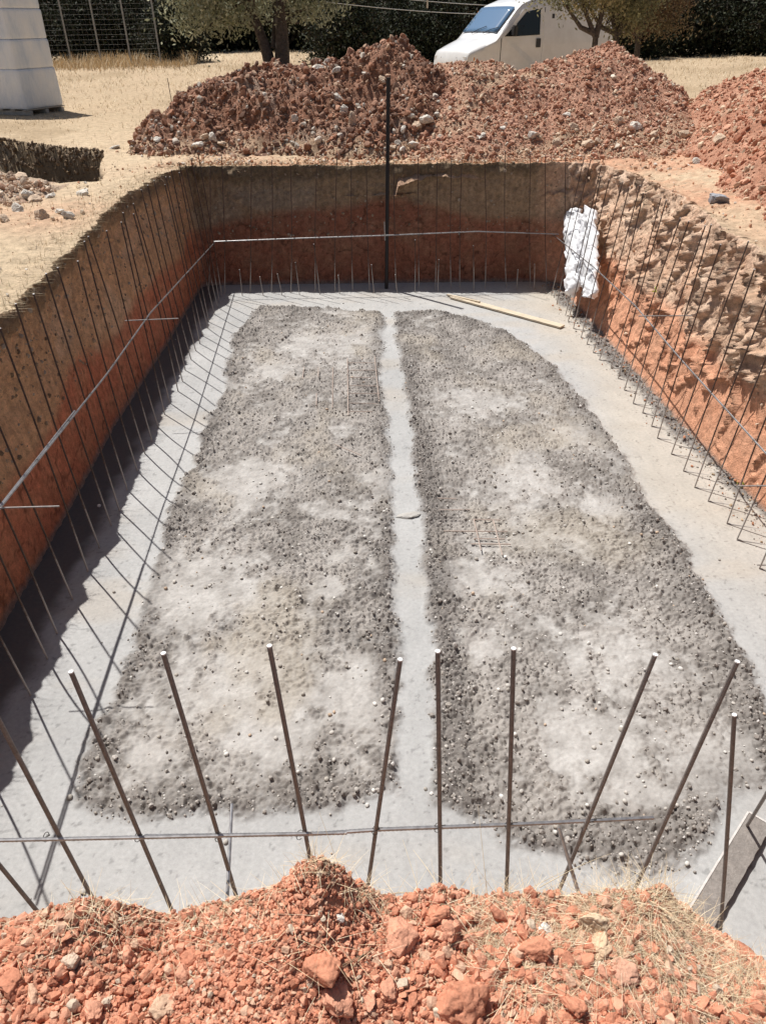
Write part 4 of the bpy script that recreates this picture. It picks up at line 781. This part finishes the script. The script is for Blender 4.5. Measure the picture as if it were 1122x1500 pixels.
sheet_part('left_fold', strip([(335, 378, 160), (300, 380, 215), (262, 385, 285), (258, 392, 420), (262, 388, 600), (266, 392, 760), (270, 388, 880), (274, 345, 960), (276, 300, 1035)]), M['sheet'], t, o0, 701, .07, .06, .08)
sheet_part('inner_fold', strip([(370, 450, 205), (365, 455, 300), (362, 462, 450), (365, 460, 600), (362, 460, 740), (375, 455, 850), (400, 450, 940)]), M['sheetgrey'], t, o0, 711, .07, .03, .09)
sheet_part('right_fold', strip([(480, 530, 168), (440, 542, 225), (438, 545, 340), (446, 548, 500), (440, 548, 680), (438, 553, 850), (428, 548, 960), (425, 500, 1050)]), M['sheet'], t, o0, 721, .07, .06, .08)

# lime spray marks on the earth (paint on small clods)
for i, (px_, py2, sx_, lab) in enumerate([(963, 420, 5, 'small lime green leaf caught on the sunlit side of the pit'), (1083, 715, 4, 'small lime green leaf at the foot of the sunlit side')]):
    X_ = 3.0; dr = ray(px_, py2)
    for tt_ in np.linspace(4, 14, 300):
        Yq, Zq = dr[1]*tt_/1000., HC+dr[2]*tt_/1000.; Xq = dr[0]*tt_/1000.
        if Xq >= wall_x_right(Yq, Zq)-.02 and Xq > 2.5: break
    mb = MB()
    for k in range(7):
        c = Vector((random.gauss(0, .02), random.gauss(0, .02), random.gauss(0, .03))); u = Vector((random.gauss(0, 1)*.4, random.gauss(0, 1), random.gauss(0, 1))).normalized()*.022; v = Vector((-1, random.gauss(0, .5), random.gauss(0, .5))).cross(u).normalized()*.009
        mb.poly([c-u, c+v, c+u, c-v])
    o = mb.build('weed', M['lime']); o.location = (Xq-.02, Yq, Zq); tag(o, lab, 'weed')

# ------------------------------------------------------------------ white wrapped packs on pallets
ck = gp(26, 168, 1.66); st_o = empty('wrapped_pallet_stack', (ck[0], ck[1], 1.64), (0, 0, radians(-22))); tag(st_o, 'tall stack of building blocks wrapped in white plastic on a pallet at the left edge', 'pallet stack')
pb = MB()
for k in range(3): pb.box((-.6, .08+k*.52, .05), (1.9, .10, .09), bev=.004)
for k in range(6): pb.box((-1.48+k*.35, .6, .115), (.14, 1.25, .022), bev=.003)
pb.build('pallet', M['pallet'], st_o)
zc = .13
for k, (hh, ins) in enumerate([(.78, 0.), (.56, .02), (.56, .035), (.56, .05), (.6, .065)]):
    # block layers with softly bulging wrapped faces
    nu = 60; ang = np.linspace(0, 2*math.pi, nu*4, endpoint=False); wx, wy = 1.9-ins*1.6, 1.25-ins*1.2
    ca, sa = np.cos(ang), np.sin(ang); pw = .12; bx_ = np.sign(ca)*np.abs(ca)**pw*wx/2; by_ = np.sign(sa)*np.abs(sa)**pw*wy/2
    zz = np.array([0, .02, .06, .12, .25, .4, .55, .7, .82, .9, .95, .985, 1.])*hh; ins2 = np.array([.03, .012, .004, 0, 0, 0, 0, 0, .002, .005, .012, .03, .06])
    rw = []
    for z_, i2 in zip(zz, ins2):
        q_ = fbm(bx_*3, by_*3, z_*1.5+k, 3, 801)*.014; s2 = 1-i2*.7
        rw.append(np.stack([bx_*s2+q_*np.sign(bx_)-.6-.0, by_*s2+q_*np.sign(by_)+.6, zc+z_+0*bx_], -1))
    V = np.concatenate(rw); m_ = len(ang); me = mesh_np('wrapped_layer', V, grid_faces(len(zz), m_, True), None, True, M['wrap']); bm = bmesh.new(); bm.from_mesh(me); bm.verts.ensure_lookup_table(); bm.faces.new([bm.verts[i] for i in range(m_-1, -1, -1)]); bm.faces.new([bm.verts[i] for i in range((len(zz)-1)*m_, len(zz)*m_)]); bm.to_mesh(me); bm.free()
    link('wrapped_layer', me, st_o); zc += hh+.002

# ------------------------------------------------------------------ fence on the left
t = empty('wire_fence', (-15, 38, GZ(np.array(-15.), np.array(38.)))); tag(t, 'wire mesh fence on thin grey posts at the far left of the field', 'fence'); of = Vector(t.location)
def gz(x, y): return float(GZ(np.array([float(x)]), np.array([float(y)]))[0])
FP = [(x, 38.) for x in np.arange(-26.4, -8, 1.28)]
for x, y in FP:
    z = gz(x, y); MB().tube([Vector((x, y, z-.05))-of, Vector((x-.02, y, z+2.6))-of], .036, 8).build('post', M['post'], t, True)
wm = MB(); x0, x1 = FP[0][0], FP[-1][0]
for k in range(14): wm.tube([Vector((x, 38, gz(x, 38)+.08+k*.18))-of for x in np.linspace(x0, x1, 12)], .0022, 3, False)
for x in np.arange(x0, x1, .2): wm.tube([Vector((x, 38, gz(x, 38)+.05))-of, Vector((x, 38, gz(x, 38)+2.45))-of], .0022, 3, False)
wm.build('wire_net', M['post'], t)

print('T', round(time.time()-_T0, 1))
# ------------------------------------------------------------------ trees
def make_tree(name, label, cat, base, stems, crown, nclump, leaf, cols, mat, group=None, seed=1, per=60):
    # stems: list of point lists with radii; crown: list of (centre, radii)
    rg = np.random.default_rng(seed); t = empty(name, base); tag(t, label, cat, group); b0 = Vector(base); mb = MB()
    for pts, r0 in stems: mb.tube([Vector(p) for p in pts], [r0*(1-.8*i/(len(pts)-1)) for i in range(len(pts))], 9)
    cl_ = []
    wts = np.array([r[0]*r[1]*r[2] for c, r in crown]); wts /= wts.sum()
    for k in range(nclump):
        c, r = crown[rg.choice(len(crown), p=wts)]; v = nrm(rg.normal(size=3))*rg.uniform(.35, 1)**.5
        cl_.append(np.array(c)+v*np.array(r))
    cl_ = np.array(cl_); tips = [p for pts, r0 in stems for p in pts[-2:]]
    for c in cl_[::4]:
        s = min(tips, key=lambda q: np.linalg.norm(np.array(q)-c)); m1 = Vector(s).lerp(Vector(c), .5)+Vector(rg.normal(0, .12, 3))
        mb.tube([Vector(s), m1, Vector(c)], [.028, .016, .006], 5, False)
    mb.build('trunk', M['bark'], t, True)
    n = nclump*per; ci = np.repeat(np.arange(nclump), per); spread = leaf*rg.uniform(2.6, 6.5, nclump)[ci][:, None]
    P = cl_[ci]+rg.normal(size=(n, 3))*spread*np.array([1, 1, .7]); u = rg.normal(size=(n, 3)); u /= np.linalg.norm(u, axis=1)[:, None]; v = np.cross(u, rg.normal(size=(n, 3))); v /= np.linalg.norm(v, axis=1)[:, None]
    s = leaf*rg.uniform(.6, 1.3, n)[:, None]; V = np.stack([P-u*s, P+v*s*.42, P+u*s, P-v*s*.42], 1).reshape(-1, 3)
    cc = palette(nclump, cols, [1]*len(cols), rg, .25)[ci]*(1+.25*rg.uniform(-1, 1, (n, 1)))
    link('crown', mesh_np('crown', V, np.arange(4*n).reshape(-1, 4), np.repeat(cc, 4, 0), False, mat), t); return t
OAK = [(.33, .345, .235), (.26, .275, .175), (.40, .41, .29)]
bx_ = py(400, 92, 17.2); zb = gz(bx_[0], 17.2)
def TP(x, y, Y_, b): q = py(x, y, Y_); return tuple(q-np.array(b))
bb = (bx_[0], 17.2, zb)
make_tree('holm_oak', 'grey green leafy tree with two trunks behind the dark heap', 'tree', bb, [([(0, 0, -.1), (-.02, 0, .7), TP(392, 80, 17.2, bb), TP(378, 40, 17.2, bb), TP(362, 0, 17.2, bb), TP(345, -60, 17.2, bb)], .17), ([(.12, .05, -.1), (.16, 0, .8), TP(413, 60, 17.2, bb), TP(410, 10, 17.2, bb), TP(425, -60, 17.2, bb), TP(440, -120, 17.4, bb)], .2), ([TP(400, 70, 17.2, bb), TP(402, 30, 17.3, bb), TP(400, -40, 17.5, bb)], .05)],
          [(TP(350, -80, 17.3, bb), (1.7, 1.6, 1.25)), (TP(285, -12, 17.0, bb), (.62, .8, .65)), (TP(330, 5, 17.4, bb), (.8, .8, .45)), (TP(455, -35, 17.5, bb), (.7, .9, .75)), (TP(465, 22, 17.8, bb), (.28, .4, .3)), (TP(430, -160, 17.4, bb), (1.3, 1.4, .9)), (TP(265, 10, 17.0, bb), (.3, .4, .3)), (TP(350, 25, 17.4, bb), (.35, .4, .25)), (TP(300, 28, 17.0, bb), (.5, .6, .28)), (TP(262, -20, 17.0, bb), (.45, .5, .4)), (TP(300, -30, 17.0, bb), (.6, .5, .4))], 400, .044, OAK, M['leaf'], seed=5, per=70)
OLV = [(.27, .265, .15), (.20, .195, .11), (.36, .32, .18)]
for i, (tx, ty, bxp, Yq, lab, cr) in enumerate([(868, 40, 872, 18.5, 'small bushy tree with a forked trunk hiding the tail of the van', [(838, -30, .5, .5), (880, -60, .8, .8), (795, -12, .16, .25), (858, 8, .32, .25)]), (905, 30, 903, 19.2, 'small dense tree just right of the forked one', [(915, -50, .8, .9), (925, 10, .5, .5)]), (950, 20, 935, 20.5, 'reddish brown bush at the right of the small trees', [(960, -30, .9, .8), (975, 15, .6, .5), (940, 20, .5, .4)])]):
    b3 = py(bxp, 60, Yq); bb = (b3[0], Yq, gz(b3[0], Yq))
    st = [([(0, 0, -.1), (.02, 0, .6), TP(bxp, 55, Yq, bb), TP(tx-10, 20, Yq, bb), TP(tx-25, -40, Yq, bb)], .10), ([TP(bxp, 50, Yq, bb), TP(bxp-22, 40, Yq, bb), TP(bxp-42, 10, Yq, bb), TP(bxp-60, -15, Yq, bb)], .06), ([TP(bxp, 55, Yq, bb), TP(tx+18, 0, Yq, bb), TP(tx+25, -60, Yq, bb)], .07)]
    make_tree('small_tree', lab, 'tree', bb, st, [(TP(a, b, Yq, bb), (r1, r1, r2)) for a, b, r1, r2 in cr], 190, .038, OLV if i < 2 else [(.22, .14, .09), (.16, .12, .07), (.24, .19, .11)], M['leaf'], seed=30+i, per=70)
# dark wood closing the field
DK = [(.030, .038, .020), (.020, .027, .014), (.045, .05, .026), (.035, .028, .018)]
def dark_proto(seed, Hh, Rr):
    rg = random.Random(seed); st = [([(0, 0, -.2), (.1, 0, Hh*.3), (.0, .1, Hh*.6), (.1, 0, Hh*.9)], .22), ([(0, 0, .6), (-.7, .2, Hh*.45), (-1.2, .1, Hh*.6)], .1), ([(0, 0, .8), (.8, -.2, Hh*.5), (1.2, .1, Hh*.7)], .1)]
    cr = [((rg.uniform(-.6, .6), rg.uniform(-.4, .4), Hh*f), (Rr*w_, Rr*w_, Hh*.2)) for f, w_ in ((.16, .95), (.34, 1.05), (.55, .95), (.75, .75), (.9, .45))]
    return st, cr
protos = []
LAB = ['dark evergreen tree with a broad dense crown at the far edge of the field', 'dark evergreen tree with a tall narrow crown at the far edge of the field', 'dark bushy tree with low branches at the far edge of the field']
for i, (Hh, Rr) in enumerate([(6.6, 2.3), (7.6, 1.9), (5.6, 2.5)]):
    st, cr = dark_proto(50+i, Hh, Rr); protos.append(make_tree('evergreen_tree', LAB[i], 'tree', (0, 0, 0), st, cr, 330, .14, DK, M['darkleaf'], 'dark trees closing the field', 60+i, 45))
x = -34.; k = 0; rr2 = random.Random(3)
spots = []
for rowY, stp in ((52, 2.5), (56, 2.9), (60.5, 3.2)):
    x = -34
    while x < 36: spots.append((x+rr2.uniform(-.5, .5), rowY+rr2.uniform(-1, 1))); x += stp
used = set()
for (x, y) in spots:
    i = rr2.randrange(3); pr_ = protos[i]
    if i not in used: t = pr_; used.add(i)
    else:
        t = pr_.copy(); COL.objects.link(t)
        for ch in pr_.children: c = ch.copy(); COL.objects.link(c); c.parent = t
    t.location = (x, y, gz(x, y)); t.rotation_euler = (0, 0, rr2.uniform(0, 6.28)); s = rr2.uniform(.85, 1.15); t.scale = (s, s, s)
# a nearer evergreen mass left and behind the van
for (px_, Yq, sc) in ((30, 41.5, .62), (120, 42.5, .6), (200, 43, .62), (250, 40, .5), (520, 33, .5), (585, 34, .46), (640, 35, .5), (1000, 40, .6), (1060, 41, .62), (1110, 39, .55), (1150, 40, .6), (930, 38, .5), (870, 38, .5)):
    b3 = py(px_, 55, Yq); pr_ = protos[2]; t = pr_.copy(); COL.objects.link(t)
    for ch in pr_.children: c = ch.copy(); COL.objects.link(c); c.parent = t
    t.location = (b3[0], Yq, gz(b3[0], Yq)-.15); t.rotation_euler = (0, 0, rr2.uniform(0, 6.28)); t.scale = (sc*1.1, sc, sc)
    t['label'] = 'low dark bush '+('behind the wire fence at the far left' if px_ < 300 else 'behind the clothes lines, between the leafy tree and the van' if px_ < 700 else 'behind the small trees right of the van' if px_ < 970 else 'at the far right edge of the field'); t['category'] = 'bush'; t['group'] = 'dark bushes in front of the wood'; t.name = 'evergreen_bush'

print('T', round(time.time()-_T0, 1))
# ------------------------------------------------------------------ van
def build_van():
    a = py(731, 52, 22.6); yaw = radians(180+27)
    van = empty('white_van', (0, 0, 0)); tag(van, 'white panel van parked behind the heaps, its windscreen facing left and coloured blue for reflected sky', 'van')
    Lp = [(0, .62), (.03, .85), (.10, .96), (.35, 1.05), (.80, 1.2), (.86, 1.24), (1.50, 1.86), (1.66, 1.97), (1.95, 2.06), (2.4, 2.12), (3.6, 2.13), (4.5, 2.10), (4.68, 2.02), (4.78, 1.4), (4.82, .8), (4.83, .45)]
    # x measured from the nose back; side grid
    xsv = np.linspace(0, 4.80, 97); zt = np.interp(xsv, [p[0] for p in Lp[:13]]+[4.80], [p[1] for p in Lp[:13]]+[1.5])
    def zb_(x):
        z = .30
        for wc in (.85, 3.85):
            d = abs(x-wc)
            if d < .40: z = max(z, .32+math.sqrt(max(0, .40**2-d*d))*.98)
        return z
    def hw(x, z):
        w_ = .93-.085*max(0, (z-1.15))**1.2; w_ += -.02*max(0, .6-z)
        if x < .9: w_ *= 1-.16*((.9-x)/.9)**2
        return w_
    NZ = 16; bm = bmesh.new(); G = {}
    for s in (1, -1):
        for i, x in enumerate(xsv):
            zb2 = min(zb_(x), zt[i]-.02)
            for j in range(NZ+1):
                tt_ = j/NZ; z = zb2+(zt[i]-zb2)*tt_; y = hw(x, z)
                if tt_ > .9: y -= .05*((tt_-.9)/.1)**2
                G[s, i, j] = bm.verts.new((-x, s*y, z))
        for i in range(len(xsv)-1):
            for j in range(NZ): bm.faces.new((G[s, i, j], G[s, i+1, j], G[s, i+1, j+1], G[s, i, j+1]))
    NC = 8; T = {}
    for i, x in enumerate(xsv):
        for k in range(1, NC):
            f_c = k/NC*2-1; e0 = G[1, i, NZ].co.y; T[i, k] = bm.verts.new((-x-.0+.06*(1-f_c*f_c)*(1 if x < .9 else .6 if x < 2 else 0), -f_c*e0, zt[i]+.05*(1-f_c**4)*.6+.015))
        T[i, 0] = G[1, i, NZ]; T[i, NC] = G[-1, i, NZ]
    for i in range(len(xsv)-1):
        for k in range(NC): bm.faces.new((T[i, k], T[i+1, k], T[i+1, k+1], T[i, k+1]))
    for i in (0, len(xsv)-1): bm.faces.new([G[1, i, j] for j in range(NZ+1)]+[T[i, k] for k in range(1, NC)]+[G[-1, i, j] for j in range(NZ, -1, -1)])
    bmesh.ops.recalc_face_normals(bm, faces=bm.faces); me = bpy.data.meshes.new('body'); bm.to_mesh(me); bm.free(); me.polygons.foreach_set('use_smooth', np.ones(len(me.polygons), bool)); me.set_sharp_from_angle(angle=radians(38)); me.materials.append(M['paint']); link('body', me, van)
    def side_poly(pts, s, off):                  # points (x, z) laid on the van's flank
        return [Vector((-x, s*(hw(x, z)+off), z)) for x, z in pts]
    def panel(name, pts, s, off, mat, par=van, th=.01):
        mb = MB(); A_ = side_poly(pts, s, off); B_ = side_poly(pts, s, off-th); va = [mb.bm.verts.new(p) for p in A_]; vb = [mb.bm.verts.new(p) for p in B_]; mb.bm.faces.new(va); mb.bm.faces.new(vb[::-1])
        for i in range(len(va)): mb.bm.faces.new((va[i], vb[i], vb[(i+1) % len(va)], va[(i+1) % len(va)]))
        return mb.build(name, mat, par)
    for s in (1, -1):
        d = panel('door', [(.98, .42), (2.32, .42), (2.36, 1.26), (2.33, 1.9), (2.2, 1.95), (1.66, 1.86), (1.02, 1.26)], s, .012, M['paint'])
        panel('side_window', [(1.46, 1.28), (2.22, 1.30), (2.22, 1.84), (2.12, 1.87), (1.76, 1.80), (1.46, 1.55)], s, .020, M['glass'], d)
        panel('quarter_window', [(1.08, 1.28), (1.41, 1.28), (1.41, 1.52)], s, .020, M['glass'], d)
        panel('door_handle', [(2.12, 1.02), (2.26, 1.02), (2.26, 1.22), (2.12, 1.22)], s, .026, M['plastic'], d)
        for seam in ([(.955, .42), (.975, .42), (1.0, 1.24), (.98, 1.24)], [(2.335, .42), (2.355, .42), (2.39, 1.9), (2.37, 1.9)], [(2.62, 1.66), (2.70, 1.66), (2.70, 1.76), (2.62, 1.76)]): panel('seam', seam, s, .006, M['seam'])
        panel('sill_moulding', [(1.3, .42), (3.4, .42), (3.4, .52), (1.3, .52)], s, .02, M['plastic'])
        mm = MB(); mm.box((-1.30, s*1.05, 1.40), (.12, .16, .24), bev=.03); mm.tube([(-1.3, s*.9, 1.33), (-1.3, s*1.0, 1.36)], .02, 6); mm.build('mirror', M['plastic'], van)
        hl = MB(); hl.box((-.10, s*.62, .80), (.16, .30, .17), bev=.03); hl.build('headlight', M['lamp'], van)
        al = MB(); al.box((-.26, s*.82, .80), (.14, .06, .12), bev=.02); al.build('indicator', M['amber'], van)
        for wc in (.85, 3.85):
            mb = MB()
            prof = [(.17, -.09), (.30, -.10), (.325, -.08), (.33, 0), (.325, .08), (.30, .10), (.17, .09)]; nseg = 28; rings = []
            for k in range(nseg):
                an = 2*math.pi*k/nseg; rings.append([mb.bm.verts.new((-wc+r*math.cos(an), s*(.80+q_*1.), .33+r*math.sin(an))) for r, q_ in prof])
            for k in range(nseg):
                A_, B_ = rings[k], rings[(k+1) % nseg]
                for j in range(len(prof)): mb.bm.faces.new((A_[j], A_[(j+1) % len(prof)], B_[(j+1) % len(prof)], B_[j]))
            wh = mb.build('tyre', M['rubber'], None, True); w0 = wh; w0.name = 'wheel'; w0.parent = van
            MB().tube([(-wc, s*.83, .33), (-wc, s*.875, .33)], .175, 20).build('rim', M['steel'], w0, True)
    # windscreen
    def top_pt(x, f_c):                          # a point on the upper skin
        z = np.interp(x, xsv, zt); e0 = hw(x, z)-.05; return Vector((-x+.06*(1-f_c*f_c)*(1 if x < .9 else .6), f_c*e0, z+.03*(1-f_c**4)+.015))
    mb = MB(); gg = [[mb.bm.verts.new(top_pt(x, f_c)+Vector((.022, 0, .022))) for f_c in np.linspace(-.9, .9, 9)] for x in np.linspace(.95, 1.52, 7)]
    for r1, r2 in zip(gg, gg[1:]):
        for k in range(8): mb.bm.faces.new((r1[k], r1[k+1], r2[k+1], r2[k]))
    ws = mb.build('windscreen', M['windshield'], van, True); sm2 = ws.modifiers.new('solid', 'SOLIDIFY'); sm2.thickness = .012; sm2.offset = -1
    for sy in (-.25, .35): MB().tube([top_pt(.90, sy)+Vector((.03, 0, .03)), top_pt(.98, sy+.25)+Vector((.04, 0, .04)), top_pt(1.05, sy+.55)+Vector((.04, 0, .04))], .008, 5).build('wiper', M['rubber'], van)
    bp = MB(); bp.box((-.02, 0, .48), (.22, 1.62, .24), bev=.05); bp.build('bumper', M['plastic'], van); gr = MB(); gr.box((-.035, 0, .78), (.10, .80, .12), bev=.01); gr.build('grille', M['plastic'], van)
    rb = MB(); rb.box((-4.82, 0, .5), (.12, 1.7, .2), bev=.03); rb.build('rear_bumper', M['plastic'], van)
    nb = MB(); nb.box((-.0, 0, .45), (.24, .52, .11)); nb.build('blank_plate', M['lamp'], van)
    # local windscreen corner (x=.93, near flank) goes to the surveyed point
    van.rotation_euler = (0, 0, yaw); loc = Vector((-.93, .90, 0)); loc.rotate(Euler((0, 0, yaw))); van.location = (a[0]-loc.x, a[1]-loc.y, 1.70)
    return van
build_van()

# ------------------------------------------------------------------ clothes lines
def line(a, b, Ya, Yb, lab):
    A_, B_ = Vector(py(*a, Ya)), Vector(py(*b, Yb)); pts = [A_.lerp(B_, k/16)-Vector((0, 0, .06*math.sin(math.pi*k/16))) for k in range(17)]
    o = MB().tube(pts, .008, 5).build('clothes_line', M['cord']); return tag(o, lab, 'clothes line')
line((470, -16), (760, 10), 25.8, 25.8, 'upper white clothes line stretched left of the van')
line((470, 2), (745, 22), 25.6, 25.6, 'lower white clothes line stretched left of the van, carrying coloured pegs')
PC = [(.75, .35, .05), (.8, .7, .1), (.6, .05, .05), (.1, .35, .2), (.15, .5, .5), (.7, .08, .06), (.8, .3, .05), (.8, .65, .1)]
NMc = ['orange', 'yellow', 'red', 'green', 'teal', 'crimson', 'bright orange', 'pale yellow']
for i, c in enumerate(PC):
    p_ = py(700.5+i*3.2, 20, 25.6); m_ = new_mat('peg_'+NMc[i].replace(' ', '_'), c, .5)[0]; mb = MB()
    for sy in (-1, 1): mb.box((0, sy*.012, -.03), (.045, .012, .17), rot=Euler((sy*.12, 0, 0)).to_matrix(), bev=.004)
    mb.box((0, 0, .0), (.05, .03, .02)); o = mb.build('clothes_peg', m_); o.location = p_; tag(o, NMc[i]+' clothes peg in the row hanging on the lower line', 'clothes peg', 'row of coloured clothes pegs')
p_ = py(626, 4, 25.7); mb = MB()
for sy in (-1, 1): mb.box((0, sy*.012, -.03), (.05, .012, .2), rot=Euler((sy*.12, 0, 0)).to_matrix(), bev=.004)
o = mb.build('clothes_peg', M['wood']); o.location = p_; tag(o, 'single wooden clothes peg hanging alone left of the coloured ones', 'clothes peg')
# thin stick on the field left of the dark heap
a = gp(252, 150, 1.66); o = MB().tube([Vector(a), Vector(a)+Vector((-.01, 0, .25)), Vector(a)+Vector((-.02, .0, .55))], .009, 6).build('stick', M['bark']); tag(o, 'thin dark stick standing in the dry grass left of the dark heap', 'stick')
